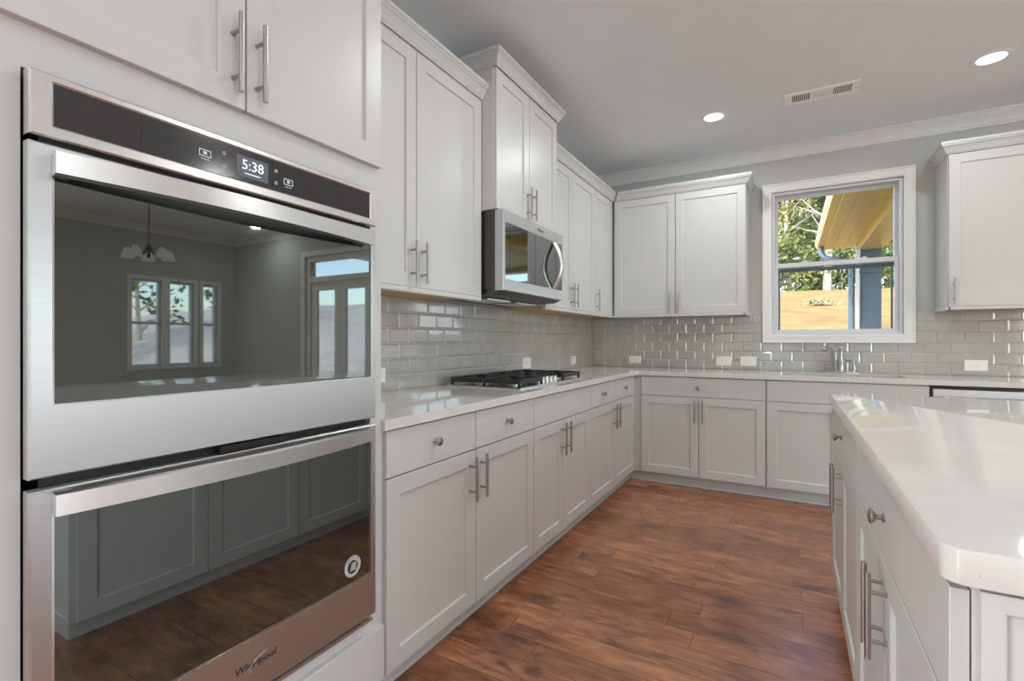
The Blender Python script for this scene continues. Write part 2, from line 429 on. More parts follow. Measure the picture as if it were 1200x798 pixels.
# ceiling cornice and skirting
WC = [(0.0, 0.0), (0.010, 0.0), (0.013, 0.010), (0.022, 0.018), (0.034, 0.040), (0.056, 0.066), (0.066, 0.074), (0.066, 0.084), (0.080, 0.088), (0.080, 0.099), (0.0, 0.099)]
zc = CEIL - 0.099
for nm, f, a0, a1 in (('trim_1', FN(0), 0, XR), ('trim_2', FI(XR), YS, 0), ('trim_3', FW(0), YS, 0)):
    struct(nm, MB().sweep([(x, zc + y) for x, y in WC], a0, a1, f, -1, -1), M['trim'])
struct('baseboard_north', MB().box(3.32, 4.36, 0, 0.014, FZ, FZ + 0.13, FN(0)).box(5.89, XR, 0, 0.014, FZ, FZ + 0.13, FN(0)), M['trim'], bevel=0.003)
struct('baseboard_east', MB().box(YS, -0.02, 0, 0.014, FZ, FZ + 0.13, FI(XR)), M['trim'], bevel=0.003)

# kitchen window: double hung
w = sroot('window_1', (2.106, 0, 1.16)); f = FN(0)
CAS = [(0, 0.0), (0.0, 0.014), (0.012, 0.018), (0.055, 0.018), (0.060, 0.024), (0.070, 0.024), (0.070, 0.0)]
def casing(x0, x1, z0, z1, parent, f, bottom=True):
    b = MB(); rs = []
    cor = [(x0, z0, -1, -1), (x1, z0, 1, -1), (x1, z1, 1, 1), (x0, z1, -1, 1)]
    for (x, z, sx, sz) in cor: rs.append([(x + sx * d, c, z + (sz * d if (bottom or sz > 0) else 0)) for d, c in CAS])
    n = len(CAS); vs = [p for r in rs for p in r]; fs = []
    for i in range(4):
        if not bottom and i == 0: continue
        for j in range(n - 1): fs.append((i * n + j, i * n + j + 1, ((i + 1) % 4) * n + j + 1, ((i + 1) % 4) * n + j))
    b.add(vs, fs, f); return b.build('casing', M['trim'], parent)
casing(1.652, 2.560, 1.225, 2.455, w, f)
b = MB(); fr = 0.022
for (x0, x1, z0, z1) in ((1.652, 1.652 + fr, 1.225, 2.455), (2.56 - fr, 2.56, 1.225, 2.455), (1.652 + fr, 2.56 - fr, 1.225, 1.225 + fr), (1.652 + fr, 2.56 - fr, 2.455 - fr, 2.455)):
    b.box(x0, x1, -0.13, -0.012, z0, z1, f)
b.build('frame', M['vinyl'], w, bevel=0.002)
def sash(x0, x1, z0, z1, c0, c1, rb, rt, st=0.026):
    b = MB(); b.box(x0, x0 + st, c0, c1, z0, z1, f); b.box(x1 - st, x1, c0, c1, z0, z1, f)
    b.box(x0 + st, x1 - st, c0, c1, z0, z0 + rb, f); b.box(x0 + st, x1 - st, c0, c1, z1 - rt, z1, f)
    s_ = b.build('sash', M['vinyl'], w, bevel=0.002)
    MB().box(x0 + st - 0.004, x1 - st + 0.004, (c0 + c1) / 2 - 0.003, (c0 + c1) / 2 + 0.003, z0 + rb - 0.004, z1 - rt + 0.004, f).build('pane', M['pane'], s_)
    return s_
sash(1.674, 2.538, 1.805, 2.433, -0.115, -0.082, 0.030, 0.030)
ls = sash(1.674, 2.538, 1.247, 1.842, -0.075, -0.040, 0.022, 0.038)
MB().box(1.70, 2.512, -0.128, -0.118, 1.772, 1.803, f).box(1.70, 1.715, -0.128, -0.118, 1.25, 1.772, f).box(2.497, 2.512, -0.128, -0.118, 1.25, 1.772, f).build('screen_frame', M['blue'], w, bevel=0.001)  # dark strips added for the shaded band below the meeting rail
b = MB()
for a in (1.90, 2.31): b.box(a - 0.025, a + 0.025, -0.074, -0.045, 1.842, 1.850, f).box(a - 0.008, a + 0.02, -0.068, -0.050, 1.850, 1.858, f)
b.build('sash_lock', M['vinyl'], ls, bevel=0.002)

# windows and glazed doors of the far end of the room (seen as reflections), plus unseen added ones
def simple_window(name, f, a0, a1, z0, z1, mid=True):
    w_ = sroot(name, f((a0 + a1) / 2, 0, z0))
    b = MB(); st = 0.03
    b.box(a0, a0 + st, -0.11, -0.04, z0, z1, f).box(a1 - st, a1, -0.11, -0.04, z0, z1, f)
    b.box(a0 + st, a1 - st, -0.11, -0.04, z0, z0 + st, f).box(a0 + st, a1 - st, -0.11, -0.04, z1 - st, z1, f)
    if mid: b.box(a0 + st, a1 - st, -0.10, -0.05, (z0 + z1) / 2 - 0.02, (z0 + z1) / 2 + 0.02, f)
    b.build('frame', M['vinyl'], w_, bevel=0.002)
    b = MB(); t_ = 0.05
    b.box(a0 - t_, a0, 0, 0.018, z0 - t_, z1 + t_, f).box(a1, a1 + t_, 0, 0.018, z0 - t_, z1 + t_, f)
    b.box(a0, a1, 0, 0.018, z1, z1 + t_, f).box(a0, a1, 0, 0.018, z0 - t_, z0, f)
    b.build('casing', M['trim'], w_, bevel=0.002)
    MB().box(a0 + st - 0.004, a1 - st + 0.004, -0.078, -0.072, z0 + st - 0.004, z1 - st + 0.004, f).build('pane', M['pane'], w_)
for k, (a, b_) in enumerate(EW): simple_window('window_%d' % (k + 2), FI(XR), a, b_, 0.80, 2.06)
f5 = FI(XR); w5 = sroot('window_5', (XR, -5.7, 0.3))  # unseen window, added to frame the east fill lamp
b = MB()
for a in (-7.2, -6.2, -5.2, -4.25): b.box(a, a + 0.05, -0.06, -0.01, 0.30, 2.40, f5)
b.box(-7.15, -4.25, -0.06, -0.01, 0.30, 0.35, f5).box(-7.15, -4.25, -0.06, -0.01, 2.35, 2.40, f5)
b.build('frame', M['vinyl'], w5)
f7 = FW(0); w7 = sroot('window_7', (0, -6.2, 0.30))  # west opening made up to let a fill lamp reach the island
b = MB()
for a in (-7.2, -6.22, -5.25): b.box(a, a + 0.05, -0.06, -0.01, 0.30, 2.25, f7)
b.box(-7.15, -5.25, -0.06, -0.01, 0.30, 0.35, f7).box(-7.15, -5.25, -0.06, -0.01, 2.20, 2.25, f7)
b.build('frame', M['vinyl'], w7)
f6 = lambda a, c, z: (a, YS + c, z); w6 = sroot('window_6', (6.45, YS, 0.10))  # added south window, out of view, around a weak fill lamp
b = MB()
for a in (5.45, 6.42, 7.40): b.box(a, a + 0.05, -0.06, -0.01, 0.10, 2.30, f6)
b.box(5.50, 7.40, -0.06, -0.01, 0.10, 0.15, f6).box(5.50, 7.40, -0.06, -0.01, 2.25, 2.30, f6)
b.build('frame', M['vinyl'], w6)
d = sroot('door_1', (5.12, 0, FZ)); f = FN(0)
b = MB()
b.box(4.45, 4.52, -0.13, -0.02, FZ, 2.41, f).box(5.73, 5.80, -0.13, -0.02, FZ, 2.41, f).box(4.52, 5.73, -0.13, -0.02, 2.34, 2.41, f).box(4.52, 5.73, -0.13, -0.02, 2.03, 2.11, f)
b.build('frame', M['trim'], d, bevel=0.002)
for a0 in (4.52, 5.125):
    b = MB(); a1 = a0 + 0.60; st = 0.11
    b.box(a0, a0 + st, -0.10, -0.055, FZ + 0.01, 2.03, f).box(a1 - st, a1, -0.10, -0.055, FZ + 0.01, 2.03, f)
    b.box(a0 + st, a1 - st, -0.10, -0.055, FZ + 0.01, FZ + 0.25, f).box(a0 + st, a1 - st, -0.10, -0.055, 1.91, 2.03, f)
    leaf = b.build('door_leaf', M['trim'], d, bevel=0.003)
    MB().box(a0 + st - 0.005, a1 - st + 0.005, -0.080, -0.074, FZ + 0.245, 1.915, f).build('pane', M['pane'], leaf)
MB().box(4.52, 5.73, -0.080, -0.074, 2.11, 2.34, f).build('transom_pane', M['pane'], d)
b = MB()
b.box(4.37, 4.45, 0, 0.018, FZ, 2.49, f).box(5.80, 5.88, 0, 0.018, FZ, 2.49, f).box(4.45, 5.80, 0, 0.018, 2.41, 2.49, f)
b.build('casing', M['trim'], d, bevel=0.002)

# ------------------------------------------------------------------ tall oven cabinet
XB, XU = 0.6076, 0.315        # case fronts of base and wall cabinets (door fronts 20 mm further)
TF = 0.630                    # face of the tall cabinet
TY0, TY1 = -4.565, -3.645
f = FW(TF)
t = thing('oven_cabinet', 'tall white cabinet at the left that houses the double oven', 'cabinet', (0.31, -4.1, FZ))
b = MB()
b.slabgrid([TY0, TY0 + 0.058, TY1 - 0.048, TY1], [FZ + 0.06, 0.310, 1.650, 2.56], lambda i, j: not (i == 1 and j == 1), -TF + 0.002, 0.0, lambda a, c, z: (TF + z, a, c))
b.build('body', M['cab'], t, bevel=0.001)
door(t, f, TY0 + 0.004, -4.1155, 1.728, 2.475, -4.146, 1.845)
door(t, f, -4.1115, TY1 - 0.020, 1.728, 2.475, -4.086, 1.845)
drawer(t, f, TY0 + 0.004, TY1 - 0.006, 0.085, 0.255, name='lower_panel')
MB().box(TY0, TY1, -0.56, -0.07, FZ, FZ + 0.06, f).build('toe_kick', M['cab'], t)
crown(t, f, TY0, TY1, 0.0, 2.482, 0, 1)

# ------------------------------------------------------------------ double wall oven
ox = 0.630; f = FW(ox)
OY0, OY1 = -4.505, -3.697
t = thing('double_oven', 'stainless steel double wall oven with dark glass doors', 'oven', (0.4, -4.1, 0.32))
MB().box(OY0 + 0.02, OY1 - 0.02, -0.56, 0.003, 0.326, 1.640, f).build('oven_body', M['black'], t)
# control panel
cp = MB(); R = lambda a0, a1, z0, z1, c: [(a0, c, z0), (a1, c, z0), (a1, c, z1), (a0, c, z1)]
cp.rings([R(OY0, OY1, 1.531, 1.644, 0.003), R(OY0, OY1, 1.531, 1.644, 0.027), R(OY0 + .003, OY1 - .003, 1.534, 1.641, 0.030), R(-4.475, -3.719, 1.551, 1.632, 0.030), R(-4.472, -3.722, 1.554, 1.629, 0.0275)], f, True, False)
cpo = cp.build('control_panel', M['steel_v'], t)
MB().box(-4.472, -3.722, 0.02, 0.0275, 1.554, 1.629, f).build('control_glass', M['panel_black'], cpo)
for a in (-4.336, -4.048): MB().box(a - 0.001, a + 0.001, 0.0275, 0.0281, 1.554, 1.629, f).build('glass_joint', M['bronze'], cpo)
MB().box(-4.142, -4.062, 0.0275, 0.0283, 1.565, 1.615, f).build('display', M['screen'], cpo)
text_mesh('clock_digits', '5:38', 0.033, M['digits'], cpo, f, -4.102, 1.594, 0.0285)
MB().box(-4.123, -4.083, 0.0285, 0.0291, 1.5735, 1.5755, f).build('display_caption', M['digits'], cpo)
ic = MB()
for (a, z) in ((-4.2135, 1.591), (-4.005, 1.584)):
    for (x0, x1, z0, z1) in ((-.013, .013, .007, .009), (-.013, .013, -.007, -.005), (-.013, -.0113, -.005, .007), (.0113, .013, -.005, .007), (-.009, .009, -.013, -.0115), (-.004, .004, -.002, .005)):
        ic.box(a + x0, a + x1, 0.0275, 0.0280, z + z0, z + z1, f)
for (a, z) in ((-4.171, 1.606), (-4.171, 1.576), (-4.040, 1.604), (-4.040, 1.574)):
    ic.lathe([(0.0045, 0), (0.0045, 0.0005), (0.003, 0.0005), (0.003, 0.0)], (a, 0.0275, z), (0, 1, 0), 12, f)
o = ic.build('control_icons', M['print'], cpo); o['kind'] = 'stuff'

def oven_door(z0, z1, wz0, wz1, hz0, hz1, name):
    b = MB()
    b.rings([R(OY0, OY1, z0, z1, 0.004), R(OY0, OY1, z0, z1, 0.027), R(OY0 + .003, OY1 - .003, z0 + .003, z1 - .003, 0.030), R(-4.475, -3.717, wz0 - .003, wz1 + .003, 0.030), R(-4.472, -3.720, wz0, wz1, 0.0275)], f, True, False)
    o = b.build(name, M['steel'], t)
    MB().box(-4.472, -3.720, 0.015, 0.0275, wz0, wz1, f).build('door_glass', M['glass_black'], o)
    b = MB()
    e = 0.004
    for (a0, a1, q0, q1) in ((-4.475, -3.717, wz0 - .003, wz0), (-4.475, -3.717, wz1, wz1 + .003), (-4.475, -4.472, wz0, wz1), (-3.720, -3.717, wz0, wz1)): b.box(a0, a1, 0.0272, 0.0315, q0, q1, f)
    b.build('glass_trim', M['logo_light'], o)
    # broad bowed handle
    n = 24; rs = []
    for k in range(n + 1):
        s_ = k / n; a = -4.478 + s_ * 0.743; c = 0.044 + 0.030 * math.sin(PI * s_)
        rs.append([(a, c, hz0), (a, c + 0.014, hz0 + 0.003), (a, c + 0.014, hz1 - 0.003), (a, c, hz1)])
    hb = MB().rings(rs, f)
    for a in (-4.462, -3.751): hb.box(a - 0.014, a + 0.014, 0.030, 0.050, hz0 + 0.004, hz1 - 0.004, f)
    hb.build('handle', M['steel_v'], o, smooth=True, flat_angle=30)
    return o
ud = oven_door(0.9336, 1.5203, 1.062, 1.478, 1.462, 1.506, 'upper_door')
ld = oven_door(0.3205, 0.9128, 0.454, 0.868, 0.866, 0.909, 'lower_door')
text_mesh('maker_mark', 'Whirlpool', 0.0255, M['logo'], ld, f, -4.096, 0.391, 0.0305, shear=0.15)
b = MB(); pts = []
for k in range(17):
    a = 2 * PI * k / 16; pts.append((-4.090 + 0.030 * math.cos(a) * math.cos(0.5) - 0.008 * math.sin(a) * math.sin(0.5), 0.0309, 0.391 + 0.030 * math.cos(a) * math.sin(0.5) + 0.008 * math.sin(a) * math.cos(0.5)))
b.tube(pts[:11], [0.0002 + 0.0007 * math.sin(PI * k / 10) for k in range(11)], 6, f, False)
b.build('maker_swoosh', M['logo_light'], ld)
stk = MB().lathe([(0.0, 0), (0.031, 0), (0.031, 0.0006), (0.0, 0.0006)], (-3.790, 0.0276, 0.502), (0, 1, 0), 32, f).build('round_sticker', M['sticker'], ld)
b = MB()
b.lathe([(0.0, 0), (0.0195, 0), (0.0195, 0.0003), (0.0, 0.0003)], (-3.790, 0.0282, 0.500), (0, 1, 0), 28, f)
b.build('emblem', M['navy'], stk)
b = MB()
for k in range(4):
    z = 0.490 + k * 0.006
    b.box(-3.790 - 0.011 + 0.002 * k, -3.790 + 0.013, 0.0285, 0.0288, z, z + 0.003, f)
b.build('emblem_stripes', M['print'], stk)
for k, ch in enumerate('AMERICA'):
    ang = math.radians(140 - k * 16.5)
    text_mesh('sticker_letter', ch, 0.009, M['navy'], stk, f, -3.790 + 0.0253 * math.cos(ang), 0.502 + 0.0253 * math.sin(ang), 0.0283, depth=0.0002)
b = MB()
b.box(OY0 + 0.004, OY1 - 0.004, 0.003, 0.012, 0.3105, 0.3155, f).box(OY0 + 0.004, OY1 - 0.004, 0.003, 0.020, 0.296, 0.3035, f)
b.build('lower_trim', M['steel_v'], t)
MB().box(-4.18, -4.02, 0.012, 0.0285, 0.915, 0.931, f).build('latch_plate', M['black'], t)

# ------------------------------------------------------------------ left wall: wall cabinets
f = FW(XU); ZU0, ZU1 = 1.412, 2.475
def wall_case(t, f, a0, a1, z0, z1, depth):
    MB().box(a0, a1, -depth + 0.002, 0, z0 + 0.012, z1 + 0.075, f).build('body', M['cab'], t, bevel=0.001)
    MB().box(a0 + 0.012, a1 - 0.012, -depth + 0.004, -0.022, z0 + 0.002, z0 + 0.012, f).build('underside', M['ply'], t)
t = thing('wall_cabinet', 'white two-door wall cabinet between the oven cabinet and the microwave', 'cabinet', (0.16, -3.12, 1.39))
wall_case(t, f, -3.643, -2.592, ZU0 - 0.012, ZU1, XU)
door(t, f, -3.640, -3.128, ZU0, ZU1, -3.162, 1.523); door(t, f, -3.123, -2.596, ZU0, ZU1, -3.090, 1.523)
crown(t, f, -3.643, -2.592, 0.02, 2.478, 0, 0)
light_rail(t, f, -3.643, -2.592, 0.008, 1.388, 1.4115)
# over the microwave
MF = 0.405; fm = FW(MF)
t = thing('wall_cabinet', 'short deep white cabinet with two doors directly above the microwave', 'cabinet', (0.2, -2.2, 1.865))
MB().box(-2.590, -1.800, -MF + 0.002, 0, 1.881, 2.715, fm).build('body', M['cab'], t, bevel=0.001)
door(t, fm, -2.586, -2.2075, 1.884, 2.640, -2.237, 1.990); door(t, fm, -2.2025, -1.804, 1.884, 2.640, -2.173, 1.990)
b = MB(); zz = 2.645
b.sweep([(x + 0.02, zz + y) for x, y in CROWN], -2.590 - 0.0 + 0.02, -1.800 - 0.02, fm, 1, 1)
b.sweep([(x, zz + y) for x, y in CROWN], 0.0, MF + 0.02, lambda a, c, z: (a, -2.590 - c, z), 0, 1)
b.sweep([(x, zz + y) for x, y in CROWN], 0.0, MF + 0.02, lambda a, c, z: (a, -1.800 + c, z), 0, 1)
b.build('crown_molding', M['cab'], t)
# beyond the microwave to the corner
t = thing('wall_cabinet', 'white three-door wall cabinet right of the microwave, ending in the corner', 'cabinet', (0.16, -0.9, 1.39))
wall_case(t, f, -1.798, -0.002, ZU0 - 0.012, ZU1, XU)
door(t, f, -1.794, -1.3155, ZU0, ZU1, -1.348, 1.520); door(t, f, -1.3105, -0.8325, ZU0, ZU1, -1.279, 1.520); door(t, f, -0.8275, -0.425, ZU0, ZU1, -0.791, 1.520)
MB().box(-0.420, -0.337, 0, 0.018, ZU0, ZU1, f).build('corner_filler', M['cab'], t)
crown(t, f, -1.798, -0.315, 0.02, 2.478, 0, -1)
light_rail(t, f, -1.798, -0.327, 0.008, 1.388, 1.4115)
# back wall, left of the window
f = FN(-XU)
t = thing('wall_cabinet', 'white two-door wall cabinet on the back wall left of the window', 'cabinet', (0.9, -0.16, 1.39))
wall_case(t, f, 0.337, 1.476, ZU0 - 0.012, ZU1, XU)
door(t, f, 0.356, 0.9035, ZU0, ZU1, 0.869, 1.513); door(t, f, 0.9085, 1.470, ZU0, ZU1, 0.940, 1.513)
b = MB(); zz = 2.478
b.sweep([(x + 0.02, zz + y) for x, y in CROWN], 0.355 - 0.02, 1.476 - 0.02 + 0.0, f, -1, 1)
b.sweep([(x, zz + y) for x, y in CROWN], 0.0, XU + 0.02, lambda a, c, z: (1.476 + c, -a, z), 0, 1)
b.build('crown_molding', M['cab'], t)
light_rail(t, f, 0.335, 1.476, 0.008, 1.388, 1.4115, [(lambda a, c, z: (1.476 + c, -a, z), 0.002, XU + 0.020, 0.0)])
# right of the window
t = thing('wall_cabinet', 'white single-door wall cabinet on the back wall right of the window', 'cabinet', (3.0, -0.16, 1.39))
wall_case(t, f, 2.752, 3.300, ZU0 - 0.012, ZU1, XU)
door(t, f, 2.758, 3.296, ZU0, ZU1, 2.784, 1.517)
b = MB()
b.sweep([(x + 0.02, zz + y) for x, y in CROWN], 2.752 + 0.02, 3.300 - 0.02, f, 1, 1)
b.sweep([(x, zz + y) for x, y in CROWN], 0.0, XU + 0.02, lambda a, c, z: (2.752 - c, -a, z), 0, 1)
b.sweep([(x, zz + y) for x, y in CROWN], 0.0, XU + 0.02, lambda a, c, z: (3.300 + c, -a, z), 0, 1)
b.build('crown_molding', M['cab'], t)
light_rail(t, f, 2.752, 3.300, 0.008, 1.388, 1.4115, [(lambda a, c, z: (2.752 - c, -a, z), 0.002, XU + 0.020, 0.0)])

# ------------------------------------------------------------------ base cabinets
ZD0, ZD1, ZS = 0.0607, 0.8705, 0.7119      # door bottom, drawer top, seam
def base_case(t, f, a0, a1, depth, c_toe=-0.055, toe0=None, toe1=None, zt=0.878):
    MB().box(a0, a1, -depth + 0.002, 0, ZD0 - 0.012, zt, f).build('body', M['cab'], t, bevel=0.001)
    a0, a1 = (a0 if toe0 is None else toe0), (a1 if toe1 is None else toe1)
    b = MB().box(a0, a1, -depth + 0.01, c_toe, FZ, ZD0 - 0.012, f)
    b.rings([[(a, c_toe, FZ), (a, c_toe + 0.014, FZ), (a, c_toe + 0.012, FZ + 0.012), (a, c_toe, FZ + 0.018)] for a in (a0, a1)], f)
    b.build('toe_kick', M['cab'], t)
g_ = 0.0025
f = FW(XB)
t = thing('base_cabinet', 'white base cabinet with two drawers over two doors, next to the oven cabinet', 'cabinet', (0.3, -3.08, FZ))
base_case(t, f, -3.643, -2.5445, XB)
drawer(t, f, -3.617, -3.0859 - g_, ZS + g_, ZD1, -3.364, 0.797); drawer(t, f, -3.0859 + g_, -2.5433 - g_, ZS + g_, ZD1, -2.822, 0.797)
door(t, f, -3.617, -3.0859 - g_, ZD0, ZS - g_, -3.130, 0.597); door(t, f, -3.0859 + g_, -2.5433 - g_, ZD0, ZS - g_, -3.050, 0.597)
t = thing('base_cabinet', 'white two-door base cabinet with a plain top panel, below the cooktop', 'cabinet', (0.3, -2.13, FZ))
base_case(t, f, -2.5425, -1.7190, XB)
drawer(t, f, -2.5433 + g_, -1.7181 - g_, ZS + g_, ZD1, name='false_front')
door(t, f, -2.5433 + g_, -2.1525 - g_, ZD0, ZS - g_, -2.190, 0.602); door(t, f, -2.1525 + g_, -1.7181 - g_, ZD0, ZS - g_, -2.120, 0.602)
t = thing('base_cabinet', 'white base cabinet on the left wall with two narrow drawers beside the inner corner', 'cabinet', (0.3, -0.9, FZ))
base_case(t, f, -1.7172, -0.002, XB, toe1=-0.553)
drawer(t, f, -1.7181 + g_, -1.1862 - g_, ZS + g_, ZD1, -1.462, 0.795); drawer(t, f, -1.1862 + g_, -0.6525, ZS + g_, ZD1, -0.945, 0.797)
door(t, f, -1.7181 + g_, -1.1862 - g_, ZD0, ZS - g_, -1.224, 0.602); door(t, f, -1.1862 + g_, -0.6525, ZD0, ZS - g_, -1.148, 0.602)
f = FN(-XB)
t = thing('base_cabinet', 'white base cabinet on the back wall with one wide drawer and a single knob', 'cabinet', (1.1, -0.3, FZ))
base_case(t, f, XB + 0.002, 1.6305, XB, toe0=0.553)
drawer(t, f, 0.6821, 1.6315 - g_, ZS + g_, ZD1, 1.146, 0.789)
door(t, f, 0.6821, 1.1475 - g_, ZD0, ZS - g_, 1.119, 0.600); door(t, f, 1.1475 + g_, 1.6315 - g_, ZD0, ZS - g_, 1.179, 0.598)
t = thing('base_cabinet', 'white base cabinet under the sink and window', 'cabinet', (2.1, -0.3, FZ))
b = MB(); b.box(1.6325, 1.66, -XB + .002, 0, ZD0 - .012, .878, f).box(2.572, 2.597, -XB + .002, 0, ZD0 - .012, .878, f).box(1.66, 2.572, -XB + .002, 0, ZD0 - .012, 0.62, f).box(1.66, 2.572, -0.02, 0, 0.62, .878, f)
b.build('body', M['cab'], t)
b = MB().box(1.6325, 2.597, -XB + .01, -0.055, FZ, ZD0 - .012, f)
b.rings([[(a, -.055, FZ), (a, -.041, FZ), (a, -.043, FZ + .012), (a, -.055, FZ + .018)] for a in (1.6325, 2.597)], f); b.build('toe_kick', M['cab'], t)
drawer(t, f, 1.6315 + g_ + 0.004, 2.597, ZS + g_, ZD1, name='false_front')
door(t, f, 1.6315 + g_ + 0.004, 2.117 - g_, ZD0, ZS - g_, 2.082, 0.598); door(t, f, 2.117 + g_, 2.597, ZD0, ZS - g_, 2.152, 0.598)

# dishwasher at the end of the back run
t = thing('dishwasher', 'stainless dishwasher with a black edge at the right end of the back counter', 'dishwasher', (2.9, -0.3, FZ))
MB().box(2.602, 3.212, -0.58, -0.004, FZ + 0.09, 0.872, f).build('tub', M['black'], t)
dd = MB().slab(2.612, 3.204, 0.13, 0.858, f, 0.0, 0.030, 0.004).build('door', M['steel'], t)
b = MB().box(2.602, 2.609, -0.004, 0.026, 0.13, 0.872, f).box(3.206, 3.212, -0.004, 0.026, 0.13, 0.872, f).box(2.609, 3.206, -0.004, 0.026, 0.862, 0.872, f)
b.box(2.700, 2.722, 0.026, 0.034, 0.860, 0.872, f)
b.build('edge_strip', M['black'], t)
b = MB().tube([(2.66, 0.062, 0.80), (3.155, 0.062, 0.80)], 0.010, 14, f)
for a in (2.69, 3.125): b.tube([(a, 0.030, 0.80), (a, 0.062, 0.80)], 0.007, 10, f)
b.build('door_handle', M['steel_v'], dd, smooth=True)
MB().box(2.602, 3.212, -0.58, -0.05, FZ, FZ + 0.088, f).build('toe_kick', M['black'], t)

# ------------------------------------------------------------------ worktop, tiles
ZC, ZCB, XC = 0.914, 0.879, 0.6453
cx_ = [0.002, 0.10, 0.55, XC, 1.74, 2.50, 3.300]; cy_ = [-3.643, -2.50, -1.74, -XC, -0.53, -0.17, -0.002]
def cinc(i, j):
    if i >= 3 and j < 3: return False
    if i == 4 and j == 4: return False
    if i == 1 and j == 1: return False
    return True
b = MB().slabgrid(cx_, cy_, cinc, ZCB, ZC)
# soften the inner corner
r_ = 0.028; k0 = [(XC + r_ - r_ * math.sin(q * PI / 16), -XC - r_ + r_ * math.cos(q * PI / 16)) for q in range(9)]
poly = [(XC, -XC)] + k0
b.add([(x, y, ZCB) for x, y in poly] + [(x, y, ZC) for x, y in poly], [tuple(range(10))[::-1], tuple(range(10, 20))] + [(1 + q, 2 + q, 12 + q, 11 + q) for q in range(8)])
o = b.build('countertop', M['quartz'], bevel=0.003)
tag(o, 'L-shaped white quartz worktop along the left and back walls', 'countertop')

def tiles(f, a0, a1, rows, phase, p=0.1575, rh=0.082, holes=(), z0=ZC):
    """bevel-edged subway tiles in half bond on a grout bed"""
    b = MB(); gr = 0.0014; e = 0.0095; th = 0.0085
    for r in range(rows):
        zb, zt = z0 + r * rh, z0 + (r + 1) * rh
        off = phase + (p / 2 if r % 2 else 0)
        k = math.floor((a0 - off) / p)
        while off + k * p < a1:
            segs = [(max(a0, off + k * p), min(a1, off + (k + 1) * p))]; k += 1
            for (h0, h1, hz0, hz1) in holes:
                if hz0 < (zb + zt) / 2 < hz1:
                    ns = []
                    for s0, s1 in segs:
                        if h1 <= s0 or h0 >= s1: ns.append((s0, s1)); continue
                        if h0 > s0: ns.append((s0, h0))
                        if h1 < s1: ns.append((h1, s1))
                    segs = ns
            for s0, s1 in segs:
                if s1 - s0 < 0.02: continue
                u0, u1, v0, v1 = s0 + gr, s1 - gr, zb + gr, zt - gr
                R_ = lambda d, c: [(u0 + d, c, v0 + d), (u1 - d, c, v0 + d), (u1 - d, c, v1 - d), (u0 + d, c, v1 - d)]
                tl = [random.uniform(-0.0005, 0.0005) for _ in range(4)]
                top = R_(e, th); top = [(q[0], q[1] + tl[i], q[2]) for i, q in enumerate(top)]
                b.rings([R_(0, 0.002), R_(0, 0.0048), R_(0.0012, 0.0055), R_(e - 0.0012, 0.0083), top], f, False, True)
    return b
t = thing('tile_backsplash', 'glossy grey subway tile backsplash on the left wall behind the cooktop', 'backsplash', (0, -1.8, ZC))
f = FW(0)
MB().box(-3.643, -0.008, 0.0003, 0.004, ZC + 0.0005, 1.398, f).build('grout', M['grout'], t)
tiles(f, -3.643, -0.009, 6, -0.048).build('tiles', M['tile'], t)
t = thing('tile_backsplash', 'grey subway tile backsplash on the back wall below the window', 'backsplash', (1.6, 0, ZC))
f = FN(0)
g = MB(); g.slabgrid([0.0005, 1.582, 2.630, 3.300], [ZC + 0.0005, 1.155, 1.398], lambda i, j: not (i == 1 and j == 1), 0.0003, 0.004, lambda a, c, z: (a, -z, c))
g.build('grout', M['grout'], t)
tiles(f, 0.009, 3.300, 6, 0.0, holes=[(1.580, 2.632, 1.175, 1.5)]).build('tiles', M['tile'], t)

# outlets: lying sideways
def outlet(label, f, a, z, wdt=0.118, h=0.074):
    t = thing('outlet', label, 'outlet', f(a, 0.008, z), 'wall outlets above the worktop')
    R_ = lambda d, c: [(a - wdt / 2 + d, c, z - h / 2 + d), (a + wdt / 2 - d, c, z - h / 2 + d), (a + wdt / 2 - d, c, z + h / 2 - d), (a - wdt / 2 + d, c, z + h / 2 - d)]
    MB().rings([R_(0, 0.0075), R_(0, 0.011), R_(0.004, 0.0135)], f).build('cover_plate', M['plastic'], t)
    MB().slab(a - 0.034, a + 0.034, z - 0.0165, z + 0.0165, f, 0.0125, 0.0025).build('receptacle', M['plastic'], t)
    b = MB()
    for s_ in (-1, 1):
        b.box(a + s_ * 0.018 - 0.004, a + s_ * 0.018 + 0.004, 0.0148, 0.0153, z + 0.004, z + 0.006, f)
        b.box(a + s_ * 0.018 - 0.003, a + s_ * 0.018 + 0.003, 0.0148, 0.0153, z - 0.007, z - 0.005, f)
    b.box(a - 0.004, a + 0.004, 0.0148, 0.0153, z - 0.0015, z + 0.0015, f)
    b.build('slots', M['slot'], t)
outlet('white wall outlet partly hidden by the tall oven cabinet', FW(0), -3.044, 1.000)
outlet('white wall outlet on the left wall just beyond the cooktop', FW(0), -1.453, 1.000, 0.135, 0.084)
outlet('white wall outlet on the left wall nearest the inner corner', FW(0), -0.511, 0.988, 0.120, 0.080)
outlet('white wall outlet on the back wall nearest the inner corner', FN(0), 0.457, 0.985)
outlet('left one of two white outlets side by side below the two-door cabinet', FN(0), 1.266, 0.988, 0.128, 0.084)
outlet('right one of two white outlets side by side, left of the faucet', FN(0), 1.470, 0.990, 0.128, 0.084)
outlet('white wall outlet right of the window, above the dishwasher', FN(0), 2.980, 0.990, 0.130, 0.080)

